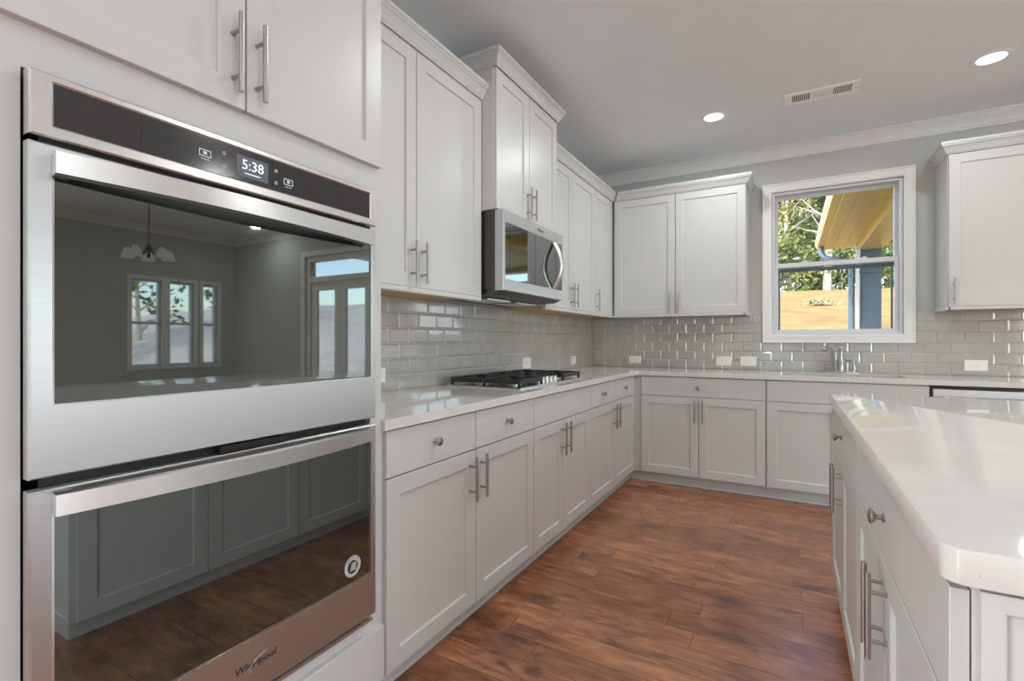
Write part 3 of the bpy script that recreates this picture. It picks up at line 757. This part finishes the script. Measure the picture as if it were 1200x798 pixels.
# ------------------------------------------------------------------ cooktop
CY0, CY1, CX0, CX1 = -2.565, -1.685, 0.085, 0.560
t = thing('gas_cooktop', 'stainless gas cooktop with black iron grates set in the worktop', 'cooktop', (0.32, -2.125, ZC))
MB().rings([[(CX0, CY0, ZC + .0006), (CX1, CY0, ZC + .0006), (CX1, CY1, ZC + .0006), (CX0, CY1, ZC + .0006)],
            [(CX0, CY0, ZC + .006), (CX1, CY0, ZC + .006), (CX1, CY1, ZC + .006), (CX0, CY1, ZC + .006)],
            [(CX0 + .006, CY0 + .006, ZC + .010), (CX1 - .006, CY0 + .006, ZC + .010), (CX1 - .006, CY1 - .006, ZC + .010), (CX0 + .006, CY1 - .006, ZC + .010)]]).build('base_plate', M['steel_v'], t)
MB().box(0.105, 0.545, -2.495, -1.745, 0.83, ZC - 0.001).build('burner_box', M['dkmetal'], t)
zt = ZC + 0.010
for (x, y, r) in ((0.22, -2.40, 0.045), (0.43, -2.40, 0.036), (0.24, -2.125, 0.058), (0.22, -1.85, 0.036), (0.43, -1.85, 0.045)):
    bo = MB().lathe([(r * 1.25, 0), (r * 1.25, 0.004), (r, 0.006), (r, 0.016), (0, 0.016)], (x, y, zt), (0, 0, 1), 24).build('burner', M['chrome'], t, smooth=True)
    MB().lathe([(r * 0.85, 0), (r * 0.85, 0.006), (r * 0.75, 0.008), (0, 0.008)], (x, y, zt + 0.016), (0, 0, 1), 24).build('burner_cap', M['iron'], bo, smooth=True)
for k in range(3):
    y0 = CY0 + 0.012 + k * 0.2875; y1 = y0 + 0.281; x0, x1 = CX0 + 0.012, (CX1 - 0.012 if k != 1 else CX1 - 0.105)
    b = MB(); zh, zl = ZC + 0.052, ZC + 0.026; bw = 0.015
    b.box(x0, x1, y0, y0 + bw, zl, zh).box(x0, x1, y1 - bw, y1, zl, zh).box(x0, x0 + bw, y0 + bw, y1 - bw, zl, zh).box(x1 - bw, x1, y0 + bw, y1 - bw, zl, zh)
    xm = (x0 + x1) / 2; ym = (y0 + y1) / 2
    b.box(xm - bw / 2, xm + bw / 2, y0 + bw, y1 - bw, zl, zh)
    for xq in ((x0 + xm) / 2, (x1 + xm) / 2):
        b.box(xq - bw / 2, xq + bw / 2, y0 + bw, y0 + 0.10, zl, zh).box(xq - bw / 2, xq + bw / 2, y1 - 0.10, y1 - bw, zl, zh)
    b.box(x0 + bw, x0 + 0.085, ym - bw / 2, ym + bw / 2, zl, zh).box(x1 - 0.085, x1 - bw, ym - bw / 2, ym + bw / 2, zl, zh)
    b.box(xm - 0.07, xm - bw / 2, ym - bw / 2, ym + bw / 2, zl, zh).box(xm + bw / 2, xm + 0.07, ym - bw / 2, ym + bw / 2, zl, zh)
    for (xa, ya) in ((x0, y0), (x1 - 0.014, y0), (x0, y1 - 0.014), (x1 - 0.014, y1 - 0.014), (xm - 0.007, y0), (xm - 0.007, y1 - 0.014)):
        b.box(xa, xa + 0.014, ya, ya + 0.014, zt, zl)
    b.build('grate', M['iron'], t, bevel=0.002)
for k in range(5):
    y = -2.125 + (k - 2) * 0.058; x = 0.500 if k % 2 == 0 else 0.500
    kb = MB().lathe([(0.024, 0), (0.024, 0.004), (0.020, 0.005), (0.018, 0.026), (0.016, 0.030), (0, 0.030)], (x, y, zt), (0, 0, 1), 20)
    kb.box(x - 0.017, x + 0.017, y - 0.003, y + 0.003, zt + 0.030, zt + 0.035)
    kb.build('control_knob', M['chrome'], t, smooth=True)

# ------------------------------------------------------------------ microwave
mf = 0.4616; my0, my1, mz0, mz1 = -2.578, -1.783, 1.444, 1.879
f = FW(0)
t = thing('microwave', 'stainless over-the-range microwave with a curved handle, mounted above the cooktop', 'microwave', (0.23, -2.18, 1.43))
MB().box(my0, my1, 0.010, 0.410, 1.452, 1.8790, f).build('body', M['dkmetal'], t, bevel=0.003)
b = MB()
b.rings([[(a, 0.02, 1.452), (a, 0.445, 1.452), (a, 0.440, 1.440), (a, 0.40, 1.425), (a, 0.06, 1.413), (a, 0.02, 1.413)] for a in (my0 + 0.01, my1 - 0.01)], f)
b.build('underside', M['dkmetal'], t)
b = MB()
for k in range(2): b.box(my0 + 0.10 + k * 0.34, my0 + 0.36 + k * 0.34, 0.12, 0.30, 1.408, 1.4165, f)
b.build('grease_filter', M['steel_v'], t)
da1 = -1.895
b = MB(); gz0, gz1, ga0, ga1 = 1.507, 1.812, -2.553, -1.895
R3 = lambda a0, a1, z0, z1, c: [(a0, c, z0), (a1, c, z0), (a1, c, z1), (a0, c, z1)]
b.rings([R3(my0, my1, mz0, mz1, 0.411), R3(my0, my1, mz0, mz1, mf - 0.003), R3(my0 + .003, my1 - .003, mz0 + .003, mz1 - .003, mf), R3(ga0 - .002, my1 - .012, gz0 - .002, gz1 + .002, mf), R3(ga0, my1 - .014, gz0, gz1, mf - 0.002)], f, True, False)
dr = b.build('door', M['steel'], t)
MB().box(ga0, -1.900, 0.445, mf - 0.002, gz0, gz1, f).build('door_glass', M['glass_black'], dr)
MB().box(-1.896, my1 - 0.014, 0.445, mf - 0.002, gz0, gz1, f).build('touch_panel', M['glass_black'], dr)
for q0, q1 in ((mz0, gz0), (gz1, mz1)): MB().box(-1.8985, -1.8975, mf - 0.001, mf + 0.0006, q0, q1, f).build('door_joint', M['black'], dr)
text_mesh('maker_mark', 'Whirlpool', 0.020, M['logo'], dr, f, -2.13, 1.846, mf + 0.0004, shear=0.15)
n = 20; pts = []
for k in range(n + 1):
    s_ = k / n; pts.append((-1.938 , mf + 0.004 + 0.052 * math.sin(PI * s_), 1.508 + s_ * 0.295))
rs = []
for k, p in enumerate(pts):
    s_ = k / n; rs.append([(p[0] - 0.019, p[1] - 0.006, p[2]), (p[0] - 0.019, p[1] + 0.004, p[2]), (p[0] - 0.010, p[1] + 0.014, p[2]), (p[0] + 0.010, p[1] + 0.014, p[2]), (p[0] + 0.019, p[1] + 0.004, p[2]), (p[0] + 0.019, p[1] - 0.006, p[2])])
MB().rings(rs, f).build('handle', M['steel_v'], dr, smooth=True, flat_angle=50)

# ------------------------------------------------------------------ sink and faucet
t = thing('kitchen_sink', 'stainless undermount sink in the back worktop below the window', 'sink', (2.12, -0.35, 0.68))
b = MB(); R4 = lambda d, z: [(1.735 + d, -0.535 + d, z), (2.505 - d, -0.535 + d, z), (2.505 - d, -0.165 - d, z), (1.735 + d, -0.165 - d, z)]
b.rings([R4(-0.015, 0.8775), R4(-0.015, 0.8765), R4(0.001, 0.8765), R4(0.012, 0.70), R4(0.035, 0.683)], ID, False, True)
b.rings([R4(-0.015, 0.8775), R4(0.004, 0.8775), R4(0.015, 0.703), R4(0.04, 0.686)], ID, False, True)
b.build('basin', M['steel_v'], t, recalc=False)
MB().lathe([(0.045, 0), (0.045, 0.003), (0.034, 0.004), (0.03, 0.001), (0, 0.001)], (2.12, -0.35, 0.6865), (0, 0, 1), 24).build('drain', M['chrome'], t, smooth=True)
fx, fy = 2.137, -0.105
t = thing('faucet', 'brushed nickel faucet with side sprayer on the worktop below the window', 'faucet', (fx, fy, ZC))
pl = []
for k in range(24):
    a = 2 * PI * k / 24; sx = 0.100 if math.cos(a) > 0 else -0.100; pl.append((fx + 0.01 + sx + 0.028 * math.cos(a), fy + 0.028 * math.sin(a)))
MB().rings([[(x, y, ZC + 0.0005) for x, y in pl], [(x, y, ZC + 0.006) for x, y in pl], [(fx + 0.01 + (x - fx - 0.01) * 0.97, fy + (y - fy) * 0.88, ZC + 0.010) for x, y in pl]]).build('deck_plate', M['chrome'], t, smooth=True)
bo = MB().lathe([(0.030, 0.009), (0.026, 0.016), (0.023, 0.03), (0.022, 0.075), (0.025, 0.092), (0.025, 0.106), (0.017, 0.128), (0.012, 0.150), (0.015, 0.186), (0.019, 0.200), (0.016, 0.208), (0, 0.210)], (fx + 0.010, fy, ZC), (0, 0, 1), 20).build('body', M['chrome'], t, smooth=True)
sp = [(fx - 0.030, fy - 0.004, ZC + 0.010), (fx - 0.034, fy - 0.010, ZC + 0.06), (fx - 0.042, fy - 0.022, ZC + 0.11), (fx - 0.053, fy - 0.036, ZC + 0.155), (fx - 0.064, fy - 0.052, ZC + 0.188), (fx - 0.076, fy - 0.070, ZC + 0.206), (fx - 0.090, fy - 0.092, ZC + 0.208), (fx - 0.104, fy - 0.115, ZC + 0.196), (fx - 0.113, fy - 0.130, ZC + 0.180)]
MB().tube(sp, [0.0155, 0.0150, 0.0150, 0.0150, 0.0155, 0.0175, 0.0200, 0.0205, 0.0195], 16).build('spout', M['chrome'], t, smooth=True)
sx_ = 2.222
MB().lathe([(0.020, 0.009), (0.016, 0.016), (0.0125, 0.025), (0.0125, 0.045), (0, 0.046)], (sx_ + 0.012, fy, ZC), (0, 0, 1), 16).build('sprayer_base', M['chrome'], t, smooth=True)
MB().tube([(sx_ + 0.012, fy, ZC + 0.04), (sx_ + 0.006, fy, ZC + 0.075), (sx_ - 0.004, fy - 0.008, ZC + 0.102), (sx_ - 0.022, fy - 0.020, ZC + 0.110), (sx_ - 0.040, fy - 0.030, ZC + 0.106)], [0.010, 0.0095, 0.010, 0.0115, 0.0105], 12).build('sprayer', M['chrome'], t, smooth=True)

# ------------------------------------------------------------------ island
IX0, IX1, IY0, IY1 = 1.9604, 3.15, -1.9007, -4.0173
def island_top():
    r = 0.024; pts = []
    for (x, y, sx, sy, a0) in ((IX0, IY1, 1, 1, 180), (IX1, IY1, -1, 1, 270), (IX1, IY0, -1, -1, 0), (IX0, IY0, 1, -1, 90)):
        rr = r if y == IY1 else 0.006
        for k in range(7):
            a = math.radians(a0 + 15 * k); pts.append((x + sx * rr + rr * math.cos(a), y + sy * rr + rr * math.sin(a)))
    off = lambda d: [(2.555 + (x - 2.555) * (1 - d / 0.6), -2.96 + (y + 2.96) * (1 - d / 1.06)) for x, y in pts]
    b = MB(); zb = 0.868
    b.rings([[(x, y, z) for x, y in off(d)] for d, z in ((0.0025, zb), (0.0007, zb + 0.0007), (0.0, zb + 0.0025), (0.0, ZC - 0.0025), (0.0007, ZC - 0.0007), (0.0025, ZC))])
    return b.build('countertop', M['quartz'], smooth=True, flat_angle=24)
tag(island_top(), 'white quartz slab with rounded corners on top of the island', 'countertop')
IF = 1.994; f = FI(IF)
def island_unit(label, a0, a1, near):
    t = thing('island_cabinet', label, 'cabinet', (2.3, (a0 + a1) / 2, FZ), 'island cabinets')
    MB().box(a0, a1, -0.62, 0, ZD0 - 0.01, 0.866, f).build('body', M['cab'], t, bevel=0.001)
    MB().box(a0, a1, -0.60, -0.06, FZ, ZD0 - 0.01, f).build('toe_kick', M['cab'], t)
    m = (a0 + a1) / 2
    o = MB().slab(a0 + 0.002, a1 - 0.003, 0.696, 0.853, f, 0.002, 0.020).build('drawer', M['cab'], t); knob(o, f, m, 0.785, 0.022)
    for (p, q, h) in ((a0 + 0.002, m - 0.0025, m - 0.032), (m + 0.0025, a1 - 0.003, m + 0.032)):
        o = MB().shaker(p, q, 0.057, 0.691, f, 0.002).build('door', M['cab'], t); pull(o, f, h, 0.577, 0.022)
    if near:
        fe = FN(a0)
        b = MB().shaker(IF + 0.004, IF + 0.612, 0.045, 0.862, fe, 0.001, 0.018, 0.021, 0.008)
        b.build('end_panel', M['cab'], t)
    return t
island_unit('white island cabinet nearest the camera, with a wide drawer and two doors', -3.990, -2.984, True)
island_unit('white island cabinet at the far end towards the sink, with drawer and two doors', -2.982, -1.935, False)
t = thing('island_back_panel', 'white panelled back of the island under the overhang', 'cabinet', (2.63, -2.96, FZ))
MB().box(2.616, 2.640, -3.985, -1.94, FZ, 0.866).build('panel', M['cab'], t)
MB().box(2.641, 2.652, -3.985, -1.94, FZ, FZ + 0.10).build('skirting', M['cab'], t)

# ------------------------------------------------------------------ ceiling fixtures
t = thing('air_vent', 'white rectangular air vent in the ceiling', 'vent', (1.97, -0.945, CEIL))
VX0, VX1, VY0, VY1 = 1.758, 2.183, -1.030, -0.865; zv = CEIL
vf = lambda a, c, z: (a, c, z)
b = MB(); cols = [VX0, VX0 + 0.045, VX0 + 0.148, VX0 + 0.163, VX0 + 0.268, VX0 + 0.283, VX1 - 0.042, VX1]; rows = [VY0, VY0 + 0.028, VY1 - 0.028, VY1]
b.slabgrid(cols, rows, lambda i, j: not (j == 1 and i in (1, 3, 5)), zv - 0.010, zv - 0.0005)
b.build('frame', M['vent'], t, bevel=0.002)
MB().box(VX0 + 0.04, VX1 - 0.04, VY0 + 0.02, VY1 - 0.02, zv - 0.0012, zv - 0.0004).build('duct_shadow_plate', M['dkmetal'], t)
b = MB()
for i in (1, 5):
    for k in range(8):
        x = cols[i] + 0.006 + k * (cols[i + 1] - cols[i] - 0.006) / 8; b.box(x, x + 0.0045, rows[1], rows[2], zv - 0.009, zv - 0.0012)
for k in range(10):
    y = rows[1] + 0.003 + k * (rows[2] - rows[1] - 0.003) / 10; b.box(cols[3], cols[4], y, y + 0.0045, zv - 0.009, zv - 0.0012)
b.build('louvres', M['vent'], t)
b = MB()
for x in (VX0 + 0.018, VX1 - 0.018): b.lathe([(0.005, 0), (0.005, 0.002), (0, 0.0025)], (x, (VY0 + VY1) / 2, zv - 0.010), (0, 0, -1), 10)
b.build('screw', M['nickel'], t)


def can(label, x, y, vis=True):
    t = thing('recessed_light', label, 'ceiling light', (x, y, CEIL), 'recessed ceiling lights')
    MB().lathe([(0.066, 0.0005), (0.098, 0.0005), (0.098, 0.003), (0.090, 0.006), (0.070, 0.0045), (0.066, 0.0005)], (x, y, CEIL), (0, 0, -1), 36).build('trim_ring', M['plastic'], t, smooth=True)
    MB().lathe([(0.0, 0.0008), (0.067, 0.0008), (0.067, 0.0022), (0.0, 0.0026)], (x, y, CEIL), (0, 0, -1), 32).build('lens', M['lens'], t, smooth=True)
def can_or_fill_lamp(x, y, e=1.0):
    l = lamp('can_lamp', 'AREA', (x, y, CEIL - 0.010), (0, 0, 0), CAN_FILL_POWER * e, (0.95, 1.0, 0.985), shape='DISK', size=0.12)
can('lit recessed ceiling light left of the air vent', 1.297, -0.917); can('lit recessed ceiling light right of the air vent', 2.822, -0.927)
can('lit recessed ceiling light beside the chandelier at the far end of the room', 6.3, -0.45)
for x, y, e in ((1.297, -0.917, 0.85), (2.822, -0.927, 0.5), (1.5, -2.6, 1.15), (3.2, -2.75, 0.6), (3.4, -4.9, 0.5), (1.9, -6.4, 1), (4.6, -2.0, 1), (4.6, -4.6, 1), (6.3, -0.45, 1)):  # spots without a fixture are unseen fill lamps added to brighten the room
    can_or_fill_lamp(x, y, e)
t = thing('chandelier', 'dark bronze chandelier with frosted shades at the dining end of the room', 'chandelier', (6.18, -1.88, CEIL))
MB().lathe([(0.0, 0), (0.17, 0), (0.16, 0.02), (0.05, 0.045), (0, 0.045)], (6.18, -1.88, CEIL - 0.0005), (0, 0, -1), 24).build('canopy', M['plastic'], t, smooth=True)
MB().tube([(6.18, -1.88, CEIL - 0.03), (6.18, -1.88, 2.30)], [0.006, 0.006], 8).lathe([(0.0, 0), (0.02, 0.01), (0.035, 0.05), (0.015, 0.10), (0.02, 0.14), (0, 0.17)], (6.18, -1.88, 2.32), (0, 0, -1), 16).build('stem', M['bronze'], t, smooth=True)
for k in range(5):
    a = 2 * PI * k / 5 + 0.4; dx, dy = math.cos(a), math.sin(a); pts = [(6.18 + dx * r, -1.88 + dy * r, z) for r, z in ((0.02, 2.26), (0.07, 2.20), (0.13, 2.19), (0.18, 2.24), (0.21, 2.28))]
    ar = MB().tube(pts, 0.007, 8).build('arm', M['bronze'], t, smooth=True)
    MB().lathe([(0.02, 0), (0.045, 0.04), (0.06, 0.10), (0.07, 0.12), (0.066, 0.12), (0.055, 0.10), (0.04, 0.04), (0.015, 0.004)], (6.18 + dx * 0.21, -1.88 + dy * 0.21, 2.275), (0, 0, -1), 16).build('shade', M['shade_glass'], ar, smooth=True)

# ------------------------------------------------------------------ outside
prof = [(0.2, -0.32), (1.5, -0.30), (4.0, 0.35), (6.0, 1.15), (9.0, 1.68), (13.0, 2.35), (18.0, 3.12), (22.0, 3.35), (60.0, 4.6)]
def gz(x, y):
    for (y0, z0), (y1, z1) in zip(prof, prof[1:]):
        if y <= y1: return z0 + (z1 - z0) * max(0, (y - y0)) / (y1 - y0) + (0.05 * math.sin(x * 0.9 + y * 0.7) * min(1, max(0, y - 5) / 3)) + 0.018 * (x - 2.0) * min(1, max(0, y - 6) / 8)
    return prof[-1][1]
ys = [0.2, 0.8, 1.5, 2.5, 4, 5, 6, 7, 8, 9, 10, 11, 12, 13, 14, 15, 16, 17, 18, 19, 20, 22, 26, 32, 40, 60]; xs = [-30 + k * 1.5 for k in range(48)]
for nm, mat, i0, i1 in (('straw_yard', 'straw', 0, 24), ('clay_yard', 'dirt', 24, 47)):
    xx = xs[i0:i1 + 1]; nx = len(xx)
    o = MB().add([(x, y, gz(x, y)) for y in ys for x in xx], [(j * nx + i, j * nx + i + 1, (j + 1) * nx + i + 1, (j + 1) * nx + i) for j in range(len(ys) - 1) for i in range(nx - 1)]).build(nm, M[mat], smooth=True, flat_angle=60)
    o['kind'] = 'structure'

# porch corner
t = thing('covered_porch', 'porch roof corner on a slate blue post outside the window', 'porch', (2.85, 4.4, 0.4))
b = MB(); b.box(2.72, 2.98, 4.27, 4.53, 0.38, 2.62).box(2.69, 3.01, 4.24, 4.56, 2.20, 2.24)
b.box(2.66, 3.04, 4.21, 4.59, 0.38, 0.55)
b.build('post', M['blue'], t, bevel=0.006)
MB().box(2.66, 2.70, 4.20, 4.27, 0.38, 2.62).build('corner_board', M['trim'], t)
b = MB().box(2.70, 3.0, 0.16, 4.26, 2.55, 2.80).box(2.70, 6.6, 4.26, 4.54, 2.621, 2.80)
b.build('beam', M['soffit'], t)
b = MB().box(2.30, 2.70, 0.16, 4.86, 2.685, 2.70).box(2.70, 6.6, 4.54, 4.86, 2.685, 2.70)
for xg in (2.40, 2.55): b.box(xg, xg + 0.02, 0.16, 4.80, 2.672, 2.685)
b.build('soffit', M['soffit'], t)
MB().box(3.0, 6.6, 0.16, 4.26, 2.70, 2.715).build('porch_ceiling', M['soffit'], t)
MB().box(2.27, 2.30, 0.16, 4.86, 2.66, 2.84).build('fascia', M['soffit'], t)
MB().add([(2.20, 0.16, 2.84), (2.20, 4.92, 2.84), (6.7, 4.92, 3.6), (6.7, 0.16, 3.6), (2.20, 0.16, 2.87), (2.20, 4.92, 2.87), (6.7, 4.92, 3.63), (6.7, 0.16, 3.63)], [(0, 1, 2, 3), (4, 7, 6, 5), (0, 4, 5, 1), (1, 5, 6, 2), (2, 6, 7, 3), (3, 7, 4, 0)]).build('roof', M['shingle'], t)
b = MB(); gp = [(2.27, 2.70), (2.27, 2.84), (2.26, 2.84), (2.26, 2.71), (2.19, 2.72), (2.165, 2.76), (2.165, 2.84), (2.155, 2.84), (2.155, 2.755), (2.185, 2.70)]
b.rings([[(x, y, z) for x, z in gp] for y in (0.16, 4.86)]); b.build('gutter', M['soffit'], t)
b = MB(); path = [(2.23, 4.62, 2.72), (2.23, 4.60, 2.60), (2.28, 4.55, 2.51), (2.40, 4.47, 2.45), (2.52, 4.40, 2.41), (2.60, 4.36, 2.36), (2.615, 4.35, 2.28), (2.615, 4.35, 0.42)]
b.tube(path, 0.045, 8); b.build('downspout', M['blue'], t, smooth=True)
b = MB()
for z in (2.16, 1.05): b.box(2.565, 2.70, 4.30, 4.40, z, z + 0.025)
b.build('bracket', M['blue'], t)

# trees
def tree(label, x, y, h, mat, lean=0.0, crown0=0.35, rad=1.9, n_leaf=900, tr=0.16, group='trees on the hill', leaf=0.16, name='tree', white=False):
    z0 = gz(x, y) - 0.1
    t = thing(name, label, 'tree' if name == 'tree' else 'shrub', (x, y, z0), group)
    b = MB(); pts = []; n = 9; ph = random.uniform(0, 6)
    for k in range(n + 1):
        s_ = k / n; pts.append((x + lean * s_ * h * 0.12 + 0.10 * math.sin(3.3 * s_ * 2 + ph), y + 0.08 * math.cos(4 * s_ + ph), z0 + h * s_ * 0.92))
    b.tube(pts, [tr * (1 - 0.8 * k / n) for k in range(n + 1)], 8)
    tips = []
    for k in range(18):
        s_ = random.uniform(max(0.2, crown0 * 0.7), 0.95); i = min(n - 1, int(s_ * n)); p = Vector(pts[i]); a = random.uniform(0, 2 * PI); L = rad * random.uniform(0.6, 1.1) * (1.1 - 0.5 * s_)
        q = p + Vector((math.cos(a) * L * 0.5, math.sin(a) * L * 0.5, L * random.uniform(0.25, 0.5))); r = p + Vector((math.cos(a) * L, math.sin(a) * L, L * random.uniform(0.4, 1.0)))
        rr = max(0.022, tr * (1 - 0.8 * s_) * 0.45); b.tube([p, q, r], [rr, rr * 0.7, rr * 0.3], 5); tips += [q, r, (q + r) / 2]
    b.build('trunk', M['bark'], t, smooth=True)
    b = MB(); cl = []
    for k in range(max(6, n_leaf // 22)):
        if random.random() < 0.6: c = random.choice(tips) + Vector((random.gauss(0, .3), random.gauss(0, .3), random.gauss(0, .3)))
        else:
            s_ = random.uniform(crown0, 1.02); c = Vector((x + lean * s_ * h * .12, y, z0 + h * s_)) + Vector((random.gauss(0, 1), random.gauss(0, 1), 0)) * rad * 0.5 * (1.15 - s_ * 0.6)
        cl.append(c)
    for k in range(n_leaf):
        c = random.choice(cl); p = c + Vector((random.gauss(0, .24), random.gauss(0, .24), random.gauss(0, .2)))
        u = Vector((random.gauss(0, 1), random.gauss(0, 1), random.gauss(0, .6))).normalized(); v_ = u.orthogonal().normalized(); v_ = (Matrix.Rotation(random.uniform(0, 6.28), 3, u) @ v_)
        s1 = 0.8 * leaf * random.uniform(0.6, 1.3); s2 = s1 * 0.5
        b.add([tuple(p - u * s1), tuple(p + v_ * s2 - u * s1 * 0.2), tuple(p + u * s1), tuple(p - v_ * s2 - u * s1 * 0.2)], [(0, 1, 2, 3)])
    b.build('foliage', mat, t, recalc=False)
    return t
def on_ray(u, dep):
    yaw = math.radians(29.58); r = (u - 600) / 574.2
    return (1.7916 + dep * (-math.sin(yaw) + r * math.cos(yaw)), -4.8256 + dep * (math.cos(yaw) + r * math.sin(yaw)))
x, y = on_ray(972, 24.6); tree('pale slender tree trunk standing left of the porch roof on the hill', x, y, 9.5, LEAF[2], -0.15, 0.55, 1.7, 500, 0.21, leaf=0.13)
x, y = on_ray(926, 25.5); tree('thin pale tree near the left edge of the window view', x, y, 8.5, LEAF[2], -0.3, 0.5, 1.6, 450, 0.14, leaf=0.12)
GEN = 'leafy green tree in the wood on the hill beyond the yard'
for (u, dep, h, m, le) in ((900, 27, 9, 2, .17), (940, 28, 10, 1, .18), (955, 30, 11, 0, .18), (985, 27.5, 9, 0, .17), (1000, 31, 12, 1, .26), (1030, 26.5, 9, 2, .16), (1055, 28, 10, 0, .17), (912, 33, 13, 1, .28), (965, 35, 14, 1, .3), (1075, 31, 11, 1, .18), (880, 31, 12, 2, .18), (1015, 36, 14, 1, .3), (935, 37, 15, 1, .3), (860, 30, 12, 1, .2), (1100, 34, 13, 0, .2), (895, 39, 15, 1, .32), (953, 40, 15, 0, .32), (985, 39, 15, 1, .32), (1040, 38, 15, 0, .3), (1065, 40, 15, 1, .3)):
    x, y = on_ray(u, dep); tree(GEN, x, y, h * random.uniform(0.9, 1.05), LEAF[m], random.uniform(-.5, .5), 0.28, 2.2 if dep < 32 else 3.0, 1500 if dep < 32 else 2000, 0.11, leaf=le)
for k in range(15):
    x, y = on_ray(890 + k * 13.5, random.uniform(24.8, 27.0)); tree('low green shrub at the edge of the wood above the straw slope', x, y, random.uniform(2.2, 3.8), LEAF[random.choice((0, 0, 1, 2))], 0, 0.1, 1.2, 800, 0.03, 'shrubs along the edge of the wood', 0.17, 'shrub')
# side yard and its trees, seen in the oven glass through the far windows
o = MB().add([(XR + 0.2, -30, -0.4), (45, -30, 1.6), (45, 0.19, 1.6), (XR + 0.2, 0.19, -0.4), (XR + 0.2, -30, -0.9), (45, -30, -0.9), (45, 0.19, -0.9), (XR + 0.2, 0.19, -0.9)],
             [(0, 1, 2, 3), (4, 7, 6, 5), (0, 4, 5, 1), (1, 5, 6, 2), (2, 6, 7, 3), (3, 7, 4, 0)]).build('side_yard', M['dirt']); o['kind'] = 'structure'
_gz = gz
gz = lambda x, y: -0.4 + (x - XR) * 0.053
for (x, y, h, m) in ((19, -0.6, 7, 2), (22, 2.8, 9, 0), (24, -3.0, 9, 2), (25, 6.0, 10, 1), (20, 8.5, 8, 2), (27, 12.0, 10, 0)):
    tree('leafy tree outside the far end of the room, mirrored in the oven glass', x, y, h, LEAF[m], 0.2, 0.25, 2.4, 900, 0.12, 'trees of the side yard', 0.22)
gz = _gz
# small heap of brush on the slope
x, y = on_ray(966, 14.5); z = gz(x, y)
t = thing('brush_heap', 'small heap of dry twigs and weeds on the straw slope', 'brush', (x, y, z))
b = MB()
for k in range(40):
    a = random.uniform(0, 2 * PI); p = Vector((x + random.gauss(0, .22), y + random.gauss(0, .12), z + random.uniform(0, .10))); L = random.uniform(0.12, 0.4)
    b.tube([p, p + Vector((math.cos(a) * L, math.sin(a) * L * 0.5, random.uniform(0, 0.20)))], [0.010, 0.004], 5)
b.build('twigs', M['bark'], t)
b = MB()
for k in range(130):
    p = Vector((x - 0.12 + random.gauss(0, .16), y + random.gauss(0, .1), z + random.uniform(0.02, .2))); u = Vector((random.gauss(0, 1), random.gauss(0, 1), random.gauss(0, 1))).normalized(); v_ = u.orthogonal()
    b.add([tuple(p - u * .06), tuple(p + v_ * .025), tuple(p + u * .06), tuple(p - v_ * .025)], [(0, 1, 2, 3)])
b.build('weeds', LEAF[2], t, recalc=False)
